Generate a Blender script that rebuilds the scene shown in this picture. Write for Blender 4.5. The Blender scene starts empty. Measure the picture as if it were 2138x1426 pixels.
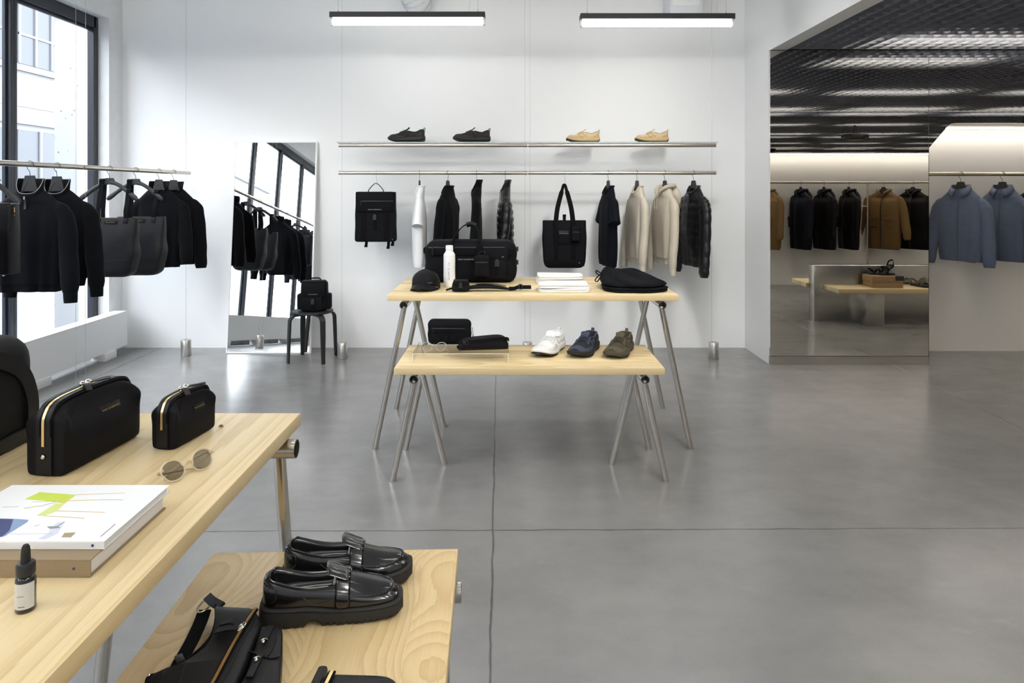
# Clothes shop: window rail, two nested display tables, mirror wall.
import bpy, bmesh, math, random
from mathutils import Vector, Matrix
from math import sin, cos, pi, radians, sqrt, atan2
SC = bpy.context.scene
COL = SC.collection
F = 1425.0; CX = 1070.0; CY = 398.0; EYE = 1.45      # focal length in pixels, vanishing point, eye height

def P(px, py, d):
    "point of the room seen at a pixel, d metres away"
    return Vector(((px - CX) * d / F, d, EYE - (py - CY) * d / F))

def V(*a):
    return Vector(a)

# ------------------------------------------------------------------ mesh helper
class MB:
    def __init__(self):
        self.bm = bmesh.new()
    def face(self, vs):
        try:
            return self.bm.faces.new(vs)
        except ValueError:
            return None
    def box(self, c, s, rot=None, bev=0.0, seg=2):
        m = Matrix.Translation(Vector(c))
        if rot is not None:
            m = m @ (rot.to_4x4() if isinstance(rot, Matrix) else Matrix.Rotation(rot, 4, 'Z'))
        m = m @ Matrix.Diagonal((s[0], s[1], s[2], 1))
        r = bmesh.ops.create_cube(self.bm, size=1, matrix=m)
        if bev > 0:
            es = set()
            for v in r['verts']:
                es.update(v.link_edges)
            bmesh.ops.bevel(self.bm, geom=list(es), offset=bev, segments=seg, profile=0.5, affect='EDGES')
        return self
    def bx(self, x0, x1, y0, y1, z0, z1, bev=0.0):
        return self.box(((x0+x1)/2, (y0+y1)/2, (z0+z1)/2), (abs(x1-x0), abs(y1-y0), abs(z1-z0)), None, bev)
    def loft(self, rings, cap0=True, cap1=True, closed=True):
        R = [[self.bm.verts.new(p) for p in ring] for ring in rings]
        n = len(R[0])
        for a, b in zip(R, R[1:]):
            for i in range(n if closed else n - 1):
                j = (i + 1) % n
                self.face((a[i], a[j], b[j], b[i]))
        if cap0: self.face(R[0][::-1])
        if cap1: self.face(R[-1])
        return R
    def tube(self, path, r, n=10, cap=True, flat=1.0, side=None, closed=False):
        path = [Vector(p) for p in path]
        k = len(path)
        rad = r if isinstance(r, (list, tuple)) else [r] * k
        rings = []
        prev = None
        for i, p in enumerate(path):
            if closed:
                t = path[(i+1) % k] - path[i-1]
            else:
                t = path[min(i+1, k-1)] - path[max(i-1, 0)]
            t.normalize()
            if side is not None:
                b = Vector(side)
                a = t.cross(b)
                if a.length < 1e-4: a = t.orthogonal()
                a.normalize(); b = a.cross(t) * -1
                b.normalize()
            else:
                if prev is None:
                    a = t.orthogonal().normalized()
                else:
                    a = prev - t * prev.dot(t)
                    a = a.normalized() if a.length > 1e-6 else t.orthogonal().normalized()
                b = t.cross(a)
            prev = a
            rings.append([p + a * (rad[i] * cos(2*pi*q/n)) + b * (rad[i] * flat * sin(2*pi*q/n)) for q in range(n)])
        if closed:
            rings.append(rings[0])
            R = [[self.bm.verts.new(q) for q in ring] for ring in rings[:-1]]
            R.append(R[0])
            for a, b in zip(R, R[1:]):
                for i in range(n):
                    j = (i+1) % n
                    self.face((a[i], a[j], b[j], b[i]))
        else:
            self.loft(rings, cap, cap)
        return self
    def strap(self, path, w, th, wdir):
        "flat band: width w along wdir, thickness th"
        path = [Vector(p) for p in path]; k = len(path); rings = []
        for i, p in enumerate(path):
            t = (path[min(i+1, k-1)] - path[max(i-1, 0)]).normalized()
            wd = wdir[i] if isinstance(wdir, list) else wdir
            a = Vector(wd); a = a - t * a.dot(t)
            a = a.normalized(); b = t.cross(a)
            ww = w[i] if isinstance(w, list) else w
            rings.append([p + a*(ww/2) + b*(th/2), p - a*(ww/2) + b*(th/2), p - a*(ww/2) - b*(th/2), p + a*(ww/2) - b*(th/2)])
        self.loft(rings)
        return self
    def lathe(self, prof, c=(0, 0, 0), n=32, axis='Z'):
        c = Vector(c); rings = []
        for r, h in prof:
            ring = []
            for i in range(n):
                q = 2*pi*i/n
                a, b = max(r, 1e-5)*cos(q), max(r, 1e-5)*sin(q)
                v = (a, b, h) if axis == 'Z' else ((h, a, b) if axis == 'X' else (b, h, a))
                ring.append(c + Vector(v))
            rings.append(ring)
        self.loft(rings, True, True)
        return self
    def prism(self, poly, f, h0, h1):
        "polygon (u,v) mapped by f(u,v,h) and extruded from h0 to h1"
        self.loft([[Vector(f(u, v, h0)) for u, v in poly], [Vector(f(u, v, h1)) for u, v in poly]])
        return self
    def ball(self, c, r, seg=16):
        r = r if isinstance(r, (tuple, list)) else (r, r, r)
        m = Matrix.Translation(Vector(c)) @ Matrix.Diagonal((r[0], r[1], r[2], 1))
        bmesh.ops.create_uvsphere(self.bm, u_segments=seg, v_segments=max(6, seg//2), radius=1, matrix=m)
        return self
    def xform(self, m):
        bmesh.ops.transform(self.bm, matrix=m, verts=self.bm.verts[:])
        return self
    def build(self, name, mat, parent=None, sub=0, ang=40, bev=0.0, flat=False):
        bm = self.bm
        bmesh.ops.recalc_face_normals(bm, faces=bm.faces[:])
        me = bpy.data.meshes.new(name)
        bm.to_mesh(me); bm.free()
        me.materials.append(mat)
        if not flat:
            me.shade_smooth()
            me.set_sharp_from_angle(angle=radians(ang))
        ob = bpy.data.objects.new(name, me)
        COL.objects.link(ob)
        if parent is not None: ob.parent = parent
        if bev > 0:
            b = ob.modifiers.new('bevel', 'BEVEL'); b.width = bev; b.segments = 2; b.limit_method = 'ANGLE'; b.angle_limit = radians(50)
        if sub:
            s = ob.modifiers.new('subsurf', 'SUBSURF'); s.levels = sub; s.render_levels = sub
        return ob

def tag(o, label, cat, group=None, kind=None):
    if label: o['label'] = label
    if cat: o['category'] = cat
    if group: o['group'] = group
    if kind: o['kind'] = kind
    return o

def thing(name, label, cat, loc=(0, 0, 0), rz=0.0, group=None, rot=None):
    o = bpy.data.objects.new(name, None)
    o.empty_display_size = 0.05
    COL.objects.link(o)
    o.location = loc
    o.rotation_euler = rot if rot is not None else (0, 0, rz)
    return tag(o, label, cat, group)

def struct(o, label=None):
    o['kind'] = 'structure'
    if label: o['label'] = label
    return o

def dup(root, loc, rz=None, label=None):
    r = root.copy(); COL.objects.link(r)
    r.location = loc
    if rz is not None: r.rotation_euler = (0, 0, rz)
    if label: r['label'] = label
    for ch in list(root.children):
        c = ch.copy(); COL.objects.link(c); c.parent = r
        for g in list(ch.children):
            d = g.copy(); COL.objects.link(d); d.parent = c
    return r

def text(parent, s, size, M, mat, name='lettering', ext=0.0002, sp=1.0, align='CENTER'):
    cu = bpy.data.curves.new('lettering', 'FONT')
    cu.body = s; cu.size = size; cu.extrude = ext; cu.space_character = sp
    cu.align_x = align; cu.align_y = 'CENTER'; cu.resolution_u = 2
    tmp = bpy.data.objects.new('tmp', cu); COL.objects.link(tmp)
    dg = bpy.context.evaluated_depsgraph_get()
    me = bpy.data.meshes.new_from_object(tmp.evaluated_get(dg))
    bpy.data.objects.remove(tmp); bpy.data.curves.remove(cu)
    me.transform(M)
    me.materials.clear(); me.materials.append(mat)
    ob = bpy.data.objects.new(name, me); COL.objects.link(ob)
    if parent is not None: ob.parent = parent
    return ob

RX90 = Matrix.Rotation(pi/2, 4, 'X')       # text plane -> XZ facing -Y
def face_front(loc, rz=0.0, tilt=0.0):
    return Matrix.Translation(Vector(loc)) @ Matrix.Rotation(rz, 4, 'Z') @ Matrix.Rotation(tilt, 4, 'X') @ RX90

def keyed(keys, s):
    "Catmull-Rom interpolation through (s, value) pairs"
    if s <= keys[0][0]: return keys[0][1]
    if s >= keys[-1][0]: return keys[-1][1]
    for i in range(len(keys)-1):
        if keys[i][0] <= s <= keys[i+1][0]:
            x0, y0 = keys[max(i-1, 0)]; x1, y1 = keys[i]; x2, y2 = keys[i+1]; x3, y3 = keys[min(i+2, len(keys)-1)]
            h = x2-x1; t = (s-x1)/h
            m1 = (y2-y0)/(x2-x0) if x2 > x0 else 0
            m2 = (y3-y1)/(x3-x1) if x3 > x1 else 0
            if (y2-y1) == 0: m1 = m2 = 0
            return (2*t**3-3*t**2+1)*y1 + (t**3-2*t**2+t)*h*m1 + (-2*t**3+3*t**2)*y2 + (t**3-t**2)*h*m2

def sup(th, a, b, p):
    c, s = cos(th), sin(th)
    return (a*math.copysign(abs(c)**(2/p), c), b*math.copysign(abs(s)**(2/p), s))

def smooth_path(pts, n):
    pts = [Vector(p) for p in pts]; k = len(pts); out = []
    for i in range(n):
        s = i/(n-1)*(k-1)
        out.append(Vector([keyed([(j, pts[j][q]) for j in range(k)], s) for q in range(3)]))
    return out

def roundbox(mb, w, d, h, r=0.03, p=5, n=40, m=14, wf=None, df=None, yf=None, c=(0, 0, 0), fold=0.0, seed=0, rt=None):
    "soft box standing on c: superellipse plan, rounded top and bottom edges"
    rg = random.Random(seed); ph = [rg.uniform(0, 6.28) for _ in range(4)]
    rt = rt or r
    zs = [0] + [r*(1-cos(q*pi/8)) for q in range(1, 5)] + [r+(h-r-rt)*q/m for q in range(1, m)] + [h-rt+rt*sin(q*pi/8) for q in range(0, 5)]
    rings = []
    for z in zs:
        e, r_ = (r-z, r) if z < r else ((z-(h-rt), rt) if z > h-rt else (0, r))
        ins = r_-sqrt(max(r_*r_-e*e, 0))
        t = z/h
        a = w/2*(wf(t) if wf else 1)-ins; b = d/2*(df(t) if df else 1)-ins
        ring = []
        for i in range(n):
            th = 2*pi*i/n
            x, y = sup(th, max(a, .002), max(b, .002), p)
            if fold:
                k = fold*sin(pi*min(max(t, 0), 1))
                y += math.copysign(1, y)*k*(sin(x*40+ph[0]+t*5)*.5+sin(x*23-t*9+ph[1])*.5)
                x += math.copysign(1, x)*k*.5*sin(t*14+ph[2])
            ring.append(Vector((c[0]+x, c[1]+y+(yf(t) if yf else 0), c[2]+z)))
        rings.append(ring)
    mb.loft(rings)
    return mb

# ------------------------------------------------------------------ materials
def lin(r, g, b):
    f = lambda c: (c/255/12.92) if c/255 <= 0.04045 else ((c/255+0.055)/1.055)**2.4
    return (f(r), f(g), f(b), 1)

def newmat(name):
    m = bpy.data.materials.new(name); m.use_nodes = True
    nt = m.node_tree; b = nt.nodes['Principled BSDF']
    return m, nt, b

def N(nt, t, **kw):
    n = nt.nodes.new(t)
    for k, v in kw.items(): setattr(n, k, v)
    return n

def math_node(nt, op, a, b=None, c=None):
    n = nt.nodes.new('ShaderNodeMath'); n.operation = op
    for i, v in enumerate((a, b, c)):
        if v is None: continue
        if isinstance(v, (int, float)): n.inputs[i].default_value = v
        else: nt.links.new(v, n.inputs[i])
    return n.outputs[0]

def plain(name, col, rough=0.5, metal=0.0, spec=0.5, noise=0.0, nscale=8.0, bump=0.0, bscale=60.0, sheen=0.0, coat=0.0):
    m, nt, b = newmat(name)
    b.inputs['Base Color'].default_value = col
    b.inputs['Roughness'].default_value = rough
    b.inputs['Metallic'].default_value = metal
    b.inputs['Specular IOR Level'].default_value = spec
    if sheen:
        b.inputs['Sheen Weight'].default_value = sheen; b.inputs['Sheen Roughness'].default_value = .5
    if coat:
        b.inputs['Coat Weight'].default_value = coat; b.inputs['Coat Roughness'].default_value = .12
    tc = N(nt, 'ShaderNodeTexCoord')
    if noise:
        t = N(nt, 'ShaderNodeTexNoise'); t.inputs['Scale'].default_value = nscale; t.inputs['Detail'].default_value = 4
        nt.links.new(tc.outputs['Object'], t.inputs['Vector'])
        mr = N(nt, 'ShaderNodeMapRange'); mr.inputs['To Min'].default_value = 1-noise; mr.inputs['To Max'].default_value = 1+noise
        nt.links.new(t.outputs['Fac'], mr.inputs['Value'])
        mx = N(nt, 'ShaderNodeVectorMath', operation='SCALE'); mx.inputs[0].default_value = col[:3]
        nt.links.new(mr.outputs['Result'], mx.inputs['Scale'])
        nt.links.new(mx.outputs['Vector'], b.inputs['Base Color'])
    if bump:
        t2 = N(nt, 'ShaderNodeTexNoise'); t2.inputs['Scale'].default_value = bscale; t2.inputs['Detail'].default_value = 3
        nt.links.new(tc.outputs['Object'], t2.inputs['Vector'])
        bp = N(nt, 'ShaderNodeBump'); bp.inputs['Strength'].default_value = bump; bp.inputs['Distance'].default_value = .01
        nt.links.new(t2.outputs['Fac'], bp.inputs['Height']); nt.links.new(bp.outputs['Normal'], b.inputs['Normal'])
    return m

def steel(name, col, rough, axis, rv=0.12):
    "brushed metal, fine lines running along one axis"
    m, nt, b = newmat(name)
    b.inputs['Base Color'].default_value = col; b.inputs['Metallic'].default_value = 1
    tc = N(nt, 'ShaderNodeTexCoord'); mp = N(nt, 'ShaderNodeMapping')
    mp.inputs['Scale'].default_value = tuple(2 if q == axis else 220 for q in range(3))
    t = N(nt, 'ShaderNodeTexNoise'); t.inputs['Scale'].default_value = 1; t.inputs['Detail'].default_value = 2
    nt.links.new(tc.outputs['Object'], mp.inputs['Vector']); nt.links.new(mp.outputs['Vector'], t.inputs['Vector'])
    mr = N(nt, 'ShaderNodeMapRange'); mr.inputs['To Min'].default_value = rough-rv; mr.inputs['To Max'].default_value = rough+rv
    nt.links.new(t.outputs['Fac'], mr.inputs['Value']); nt.links.new(mr.outputs['Result'], b.inputs['Roughness'])
    bp = N(nt, 'ShaderNodeBump'); bp.inputs['Strength'].default_value = .08; bp.inputs['Distance'].default_value = .002
    nt.links.new(t.outputs['Fac'], bp.inputs['Height']); nt.links.new(bp.outputs['Normal'], b.inputs['Normal'])
    return m

def emit(name, col, s):
    m, nt, b = newmat(name)
    b.inputs['Base Color'].default_value = (.8, .8, .8, 1)
    b.inputs['Emission Color'].default_value = col; b.inputs['Emission Strength'].default_value = s
    return m

def glass(name, tint=(1, 1, 1, 1), rough=0.0, refl=1.0):
    "thin clear pane: see-through with a fresnel reflection"
    m = bpy.data.materials.new(name); m.use_nodes = True; nt = m.node_tree; nt.nodes.clear()
    o = N(nt, 'ShaderNodeOutputMaterial'); mx = N(nt, 'ShaderNodeMixShader')
    tr = N(nt, 'ShaderNodeBsdfTransparent'); tr.inputs['Color'].default_value = tint
    gl = N(nt, 'ShaderNodeBsdfGlossy'); gl.inputs['Roughness'].default_value = rough
    fr = N(nt, 'ShaderNodeFresnel'); fr.inputs['IOR'].default_value = 1.45
    ge = N(nt, 'ShaderNodeNewGeometry')
    front = math_node(nt, 'SUBTRACT', 1.0, ge.outputs['Backfacing'])
    nt.links.new(math_node(nt, 'MULTIPLY', math_node(nt, 'MULTIPLY', fr.outputs['Fac'], refl), front), mx.inputs['Fac'])
    nt.links.new(tr.outputs[0], mx.inputs[1]); nt.links.new(gl.outputs[0], mx.inputs[2])
    nt.links.new(mx.outputs[0], o.inputs['Surface'])
    return m

def wood(name, plank=0.11, ring=9.0, light=lin(232, 208, 160), dark=lin(196, 162, 106), tint=0.10, along=0.45, rough=0.42, wander=1.0):
    "ash boards: long axis X, boards side by side in Y, growth rings cut lengthwise"
    m, nt, b = newmat(name); L = nt.links.new
    tc = N(nt, 'ShaderNodeTexCoord'); sx = N(nt, 'ShaderNodeSeparateXYZ'); L(tc.outputs['Object'], sx.inputs[0])
    X, Y, Z = sx.outputs
    yi = math_node(nt, 'FLOOR', math_node(nt, 'DIVIDE', math_node(nt, 'ADD', Y, 7.013), plank))
    wn = N(nt, 'ShaderNodeTexWhiteNoise', noise_dimensions='1D'); L(yi, wn.inputs['W'])
    yl = math_node(nt, 'SUBTRACT', math_node(nt, 'MULTIPLY', math_node(nt, 'FRACT', math_node(nt, 'DIVIDE', math_node(nt, 'ADD', Y, 7.013), plank)), plank), plank/2)
    rnd = wn.outputs['Value']; rc = N(nt, 'ShaderNodeSeparateColor'); L(wn.outputs['Color'], rc.inputs[0])
    xs = math_node(nt, 'ADD', math_node(nt, 'MULTIPLY', X, along), math_node(nt, 'MULTIPLY', rnd, 11.0))
    # low frequency wander of the pith
    cv = N(nt, 'ShaderNodeCombineXYZ'); L(xs, cv.inputs[0]); L(yi, cv.inputs[1])
    n1 = N(nt, 'ShaderNodeTexNoise'); n1.inputs['Scale'].default_value = 2.2; n1.inputs['Detail'].default_value = 2; L(cv.outputs[0], n1.inputs['Vector'])
    wob = math_node(nt, 'MULTIPLY', math_node(nt, 'SUBTRACT', n1.outputs['Fac'], .5), .16*wander)
    yy = math_node(nt, 'ADD', math_node(nt, 'ADD', yl, math_node(nt, 'MULTIPLY', math_node(nt, 'SUBTRACT', rc.outputs[0], .5), plank*.8)), wob)
    n3 = N(nt, 'ShaderNodeTexNoise'); n3.inputs['Scale'].default_value = 3.1; n3.inputs['Detail'].default_value = 1
    cv3 = N(nt, 'ShaderNodeCombineXYZ'); L(xs, cv3.inputs[0]); L(rnd, cv3.inputs[1]); cv3.inputs[2].default_value = 4.2; L(cv3.outputs[0], n3.inputs['Vector'])
    zz = math_node(nt, 'ADD', math_node(nt, 'SUBTRACT', Z, .02), math_node(nt, 'ADD', .035+.06*(1-wander), math_node(nt, 'MULTIPLY', n3.outputs['Fac'], .12*wander)))
    rr = math_node(nt, 'SQRT', math_node(nt, 'ADD', math_node(nt, 'MULTIPLY', yy, yy), math_node(nt, 'MULTIPLY', zz, zz)))
    fine = N(nt, 'ShaderNodeTexNoise'); fine.inputs['Scale'].default_value = 1; fine.inputs['Detail'].default_value = 4
    mp = N(nt, 'ShaderNodeMapping'); mp.inputs['Scale'].default_value = (9, 260, 260); L(tc.outputs['Object'], mp.inputs['Vector']); L(mp.outputs['Vector'], fine.inputs['Vector'])
    ph = math_node(nt, 'ADD', math_node(nt, 'MULTIPLY', rr, ring*12), math_node(nt, 'MULTIPLY', fine.outputs['Fac'], .35))
    fr = math_node(nt, 'FRACT', ph)
    band = math_node(nt, 'POWER', fr, 2.2)
    mixf = math_node(nt, 'ADD', math_node(nt, 'MULTIPLY', band, .55), math_node(nt, 'MULTIPLY', fine.outputs['Fac'], .35))
    mx = N(nt, 'ShaderNodeMix', data_type='RGBA'); mx.inputs['A'].default_value = light; mx.inputs['B'].default_value = dark
    L(mixf, mx.inputs['Factor'])
    sc = N(nt, 'ShaderNodeVectorMath', operation='SCALE'); L(mx.outputs['Result'], sc.inputs[0])
    L(math_node(nt, 'ADD', 1-tint, math_node(nt, 'MULTIPLY', rc.outputs[1], 2*tint)), sc.inputs['Scale'])
    L(sc.outputs['Vector'], b.inputs['Base Color'])
    b.inputs['Roughness'].default_value = rough
    bp = N(nt, 'ShaderNodeBump'); bp.inputs['Strength'].default_value = .12; bp.inputs['Distance'].default_value = .002
    L(mixf, bp.inputs['Height']); L(bp.outputs['Normal'], b.inputs['Normal'])
    return m
SKY = 6.0; EXPO = 0.55; TUBE = 16; SPOT = 50
# ------------------------------------------------------------------ the palette
M = {}
M['wall'] = plain('white_paint', (.86, .868, .872, 1), .6, bump=.03, bscale=90)
M['wall_warm'] = plain('warm_white_paint', (.74, .715, .68, 1), .6)
M['rough_white'] = plain('chipped_white_paint', (.76, .77, .78, 1), .7, noise=.06, nscale=14, bump=.25, bscale=35)
M['black_frame'] = plain('black_aluminium', (.020, .024, .034, 1), .35, bump=.02)
M['lamp_black'] = plain('black_lamp_housing', (.022, .022, .023, 1), .5)
M['plenum'] = plain('dark_plenum', (.02, .02, .022, 1), .9)
M['mesh'] = plain('grey_ceiling_slat', (.26, .27, .31, 1), .45, metal=.2)
M['steel_x'] = steel('brushed_steel_lengthwise', (.56, .53, .49, 1), .33, 2)
M['steel_v'] = steel('brushed_steel_upright', (.62, .60, .57, 1), .32, 0)
M['steel_p'] = steel('stainless_plate', (.58, .56, .53, 1), .22, 0, .05)
M['chrome'] = plain('polished_metal', (.78, .76, .72, 1), .18, metal=1)
M['gold'] = plain('pale_gold_metal', (.80, .60, .30, 1), .32, metal=1)
M['gold_foil'] = plain('gold_foil', (.42, .29, .10, 1), .5, metal=.4)
M['dark_metal'] = plain('dark_metal', (.03, .03, .032, 1), .4, metal=.6)
M['wire'] = plain('steel_wire', (.45, .45, .46, 1), .4, metal=.7)
M['white_metal'] = plain('white_enamel', (.82, .83, .84, 1), .4)
M['white_plastic'] = plain('white_plastic', (.85, .85, .85, 1), .45)
M['tube_lit'] = emit('lit_tube', (1, .985, .95, 1), TUBE)
M['strip_lit'] = emit('lit_strip', (1, .93, .85, 1), 11)
M['panel_lit'] = emit('lit_luminaire', (1, .92, .76, 1), 15)
M['blk'] = plain('black_nylon', (0.00465, 0.00496, 0.00651, 1), .72, bump=.12, bscale=260, noise=.25, nscale=9, spec=.11)
M['blk_webbing'] = plain('black_webbing', (0.00372, 0.00372, 0.00465, 1), .8, bump=.3, bscale=500, spec=.11)
M['blk_leather'] = plain('black_grained_leather', (.0065, .0065, .0078, 1), .45, spec=.25, bump=.07, bscale=420)
M['blk_shiny'] = plain('black_polished_leather', (.008, .008, .009, 1), .16, coat=.5, bump=.02, bscale=20)
M['blk_rubber'] = plain('black_rubber', (.014, .013, .012, 1), .65, bump=.06, bscale=300)
M['blk_inner'] = plain('black_lining', (0.00248, 0.00248, 0.0031, 1), .9, spec=.11)
M['blk_plastic'] = plain('black_plastic', (.016, .016, .018, 1), .4)
M['blk_zip'] = plain('dark_coated_zip', (.022, .022, .025, 1), .3, bump=.1, bscale=300)
M['knit'] = plain('black_knit', (0.00341, 0.00403, 0.0062, 1), .88, bump=.14, bscale=420, sheen=.05, spec=.11)
M['knit_b'] = plain('black_wool', (0.00279, 0.0031, 0.00434, 1), .9, bump=.14, bscale=380, sheen=.04, spec=.11)
M['navy_shirt'] = plain('dark_navy_cotton', (0.00372, 0.00496, 0.00868, 1), .8, bump=.1, bscale=300, spec=.11)
M['charcoal'] = plain('charcoal_fleece', (0.0186, 0.01984, 0.02294, 1), .9, bump=.12, bscale=300, spec=.11)
M['grey_tee'] = plain('grey_jersey', (.20, .22, .25, 1), .9, bump=.1, bscale=300)
M['white_cotton'] = plain('white_cotton', (.82, .83, .84, 1), .85, bump=.12, bscale=200)
M['cream_cotton'] = plain('off_white_cotton', (.80, .79, .76, 1), .85, bump=.12, bscale=200)
M['beige'] = plain('beige_fleece', (.50, .45, .365, 1), .92, bump=.16, bscale=380, noise=.05, nscale=40)
M['puffer'] = plain('black_quilted_shell', (0.00558, 0.00558, 0.00682, 1), .36, bump=.25, bscale=45, spec=.35)
M['denim'] = plain('blue_grey_twill', (.088, .108, .165, 1), .8, bump=.12, bscale=380, noise=.16, nscale=26)
M['ochre'] = plain('ochre_canvas', (.135, .072, .018, 1), .75, bump=.15, bscale=160, noise=.15, nscale=18)
M['navy_coat'] = plain('dark_navy_shell', (0.0062, 0.00682, 0.01116, 1), .6, bump=.15, bscale=80, spec=.11)
M['black_coat'] = plain('black_waxed_shell', (0.0062, 0.00558, 0.00558, 1), .5, bump=.15, bscale=80, spec=.11)
M['hanger'] = plain('matt_black_hanger', (.013, .013, .0135, 1), .55, bump=.04, bscale=120)
M['stool'] = plain('black_stained_wood', (.012, .012, .0125, 1), .5, bump=.06, bscale=60)
M['print_grey'] = plain('grey_print', (.16, .16, .165, 1), .6)
M['print_light'] = plain('pale_print', (.42, .42, .43, 1), .6)
M['print_dark'] = plain('dark_print', (.02, .02, .022, 1), .6)
M['wood_far'] = wood('ash_boards_narrow', .085, 34, light=lin(236, 217, 174), dark=lin(198, 164, 106), tint=.17, along=.3, wander=.16)
M['wood_tall'] = wood('ash_boards_straight', .13, 40, light=lin(232, 212, 167), dark=lin(198, 166, 112), tint=.07, along=.2, wander=.09)
M['wood_low'] = wood('ash_boards_cathedral', .20, 40, light=lin(228, 204, 155), dark=lin(194, 160, 106), tint=.07, along=.55, wander=.75)

def mirror_mat(name, col, rough, wav):
    m, nt, b = newmat(name)
    b.inputs['Base Color'].default_value = col; b.inputs['Metallic'].default_value = 1; b.inputs['Roughness'].default_value = rough
    if wav:
        tc = N(nt, 'ShaderNodeTexCoord'); t = N(nt, 'ShaderNodeTexNoise'); t.inputs['Scale'].default_value = 1.1; t.inputs['Detail'].default_value = 1
        nt.links.new(tc.outputs['Object'], t.inputs['Vector'])
        bp = N(nt, 'ShaderNodeBump'); bp.inputs['Strength'].default_value = 1; bp.inputs['Distance'].default_value = wav
        nt.links.new(t.outputs['Fac'], bp.inputs['Height']); nt.links.new(bp.outputs['Normal'], b.inputs['Normal'])
    return m
M['mirror'] = mirror_mat('silvered_glass', (.93, .95, .95, 1), .0, 0)
M['mirror_steel'] = mirror_mat('mirror_polished_steel', (.84, .83, .80, 1), .008, .0003)

def concrete():
    m, nt, b = newmat('polished_concrete'); L = nt.links.new
    tc = N(nt, 'ShaderNodeTexCoord'); sx = N(nt, 'ShaderNodeSeparateXYZ'); L(tc.outputs['Object'], sx.inputs[0]); X, Y, Z = sx.outputs
    def noise(scale, det, rough=.5, stretch=None):
        t = N(nt, 'ShaderNodeTexNoise'); t.inputs['Scale'].default_value = scale; t.inputs['Detail'].default_value = det; t.inputs['Roughness'].default_value = rough
        if stretch:
            mp = N(nt, 'ShaderNodeMapping'); mp.inputs['Scale'].default_value = stretch; L(tc.outputs['Object'], mp.inputs['Vector']); L(mp.outputs['Vector'], t.inputs['Vector'])
        else: L(tc.outputs['Object'], t.inputs['Vector'])
        return t.outputs['Fac']
    big = noise(.55, 3); mid = noise(2.3, 6, .62); cloud = noise(5.0, 5, .6, (1, 1.6, 1)); grit = noise(190, 2)
    v = math_node(nt, 'ADD', math_node(nt, 'MULTIPLY', math_node(nt, 'SUBTRACT', big, .5), .22), math_node(nt, 'MULTIPLY', math_node(nt, 'SUBTRACT', mid, .5), .44))
    v = math_node(nt, 'ADD', v, math_node(nt, 'MULTIPLY', math_node(nt, 'SUBTRACT', cloud, .5), .30))
    v = math_node(nt, 'ADD', v, math_node(nt, 'MULTIPLY', math_node(nt, 'SUBTRACT', grit, .5), .22))
    # scuffs: sparse pale streaks
    sc = noise(3.4, 7, .68, (1, 2.4, 1))
    scuff = math_node(nt, 'MULTIPLY', math_node(nt, 'MAXIMUM', math_node(nt, 'SUBTRACT', sc, .62), 0.0), 1.6)
    v = math_node(nt, 'ADD', v, scuff)
    # saw cuts
    wob = N(nt, 'ShaderNodeTexNoise'); wob.inputs['Scale'].default_value = 7; wob.inputs['Detail'].default_value = 4; L(tc.outputs['Object'], wob.inputs['Vector'])
    w = math_node(nt, 'MULTIPLY', math_node(nt, 'SUBTRACT', wob.outputs['Fac'], .5), .018)
    def cut(expr, half):
        d = math_node(nt, 'ABSOLUTE', math_node(nt, 'ADD', expr, w))
        return math_node(nt, 'SUBTRACT', 1.0, math_node(nt, 'MINIMUM', math_node(nt, 'DIVIDE', d, half), 1.0))
    c1 = cut(math_node(nt, 'ADD', math_node(nt, 'ADD', X, .028), math_node(nt, 'MULTIPLY', Y, .0192)), .006)
    c2 = cut(math_node(nt, 'SUBTRACT', math_node(nt, 'SUBTRACT', Y, 2.915), math_node(nt, 'MULTIPLY', X, .009)), .006)
    c3 = cut(math_node(nt, 'SUBTRACT', math_node(nt, 'ADD', X, math_node(nt, 'MULTIPLY', Y, -.05)), 2.885), .005)
    c4 = cut(math_node(nt, 'ADD', X, 3.24), .008)
    cuts = math_node(nt, 'MAXIMUM', math_node(nt, 'MAXIMUM', c1, c2), math_node(nt, 'MAXIMUM', c3, c4))
    v = math_node(nt, 'SUBTRACT', v, math_node(nt, 'MULTIPLY', cuts, .80))
    base = N(nt, 'ShaderNodeVectorMath', operation='SCALE'); base.inputs[0].default_value = (.205, .202, .197)
    L(math_node(nt, 'MAXIMUM', math_node(nt, 'ADD', 1.0, v), .2), base.inputs['Scale']); L(base.outputs['Vector'], b.inputs['Base Color'])
    edge = math_node(nt, 'LESS_THAN', X, -3.24)
    r = math_node(nt, 'ADD', .225, math_node(nt, 'MULTIPLY', math_node(nt, 'SUBTRACT', mid, .5), .16))
    r = math_node(nt, 'ADD', r, math_node(nt, 'MULTIPLY', cuts, .1)); r = math_node(nt, 'ADD', r, math_node(nt, 'MULTIPLY', edge, .35))
    L(r, b.inputs['Roughness']); b.inputs['Specular IOR Level'].default_value = .75
    h = math_node(nt, 'SUBTRACT', math_node(nt, 'MULTIPLY', grit, .04), math_node(nt, 'MULTIPLY', cuts, .25))
    bp = N(nt, 'ShaderNodeBump'); bp.inputs['Strength'].default_value = .35; bp.inputs['Distance'].default_value = .004
    L(h, bp.inputs['Height']); L(bp.outputs['Normal'], b.inputs['Normal'])
    return m
M['floor'] = concrete()

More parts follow.
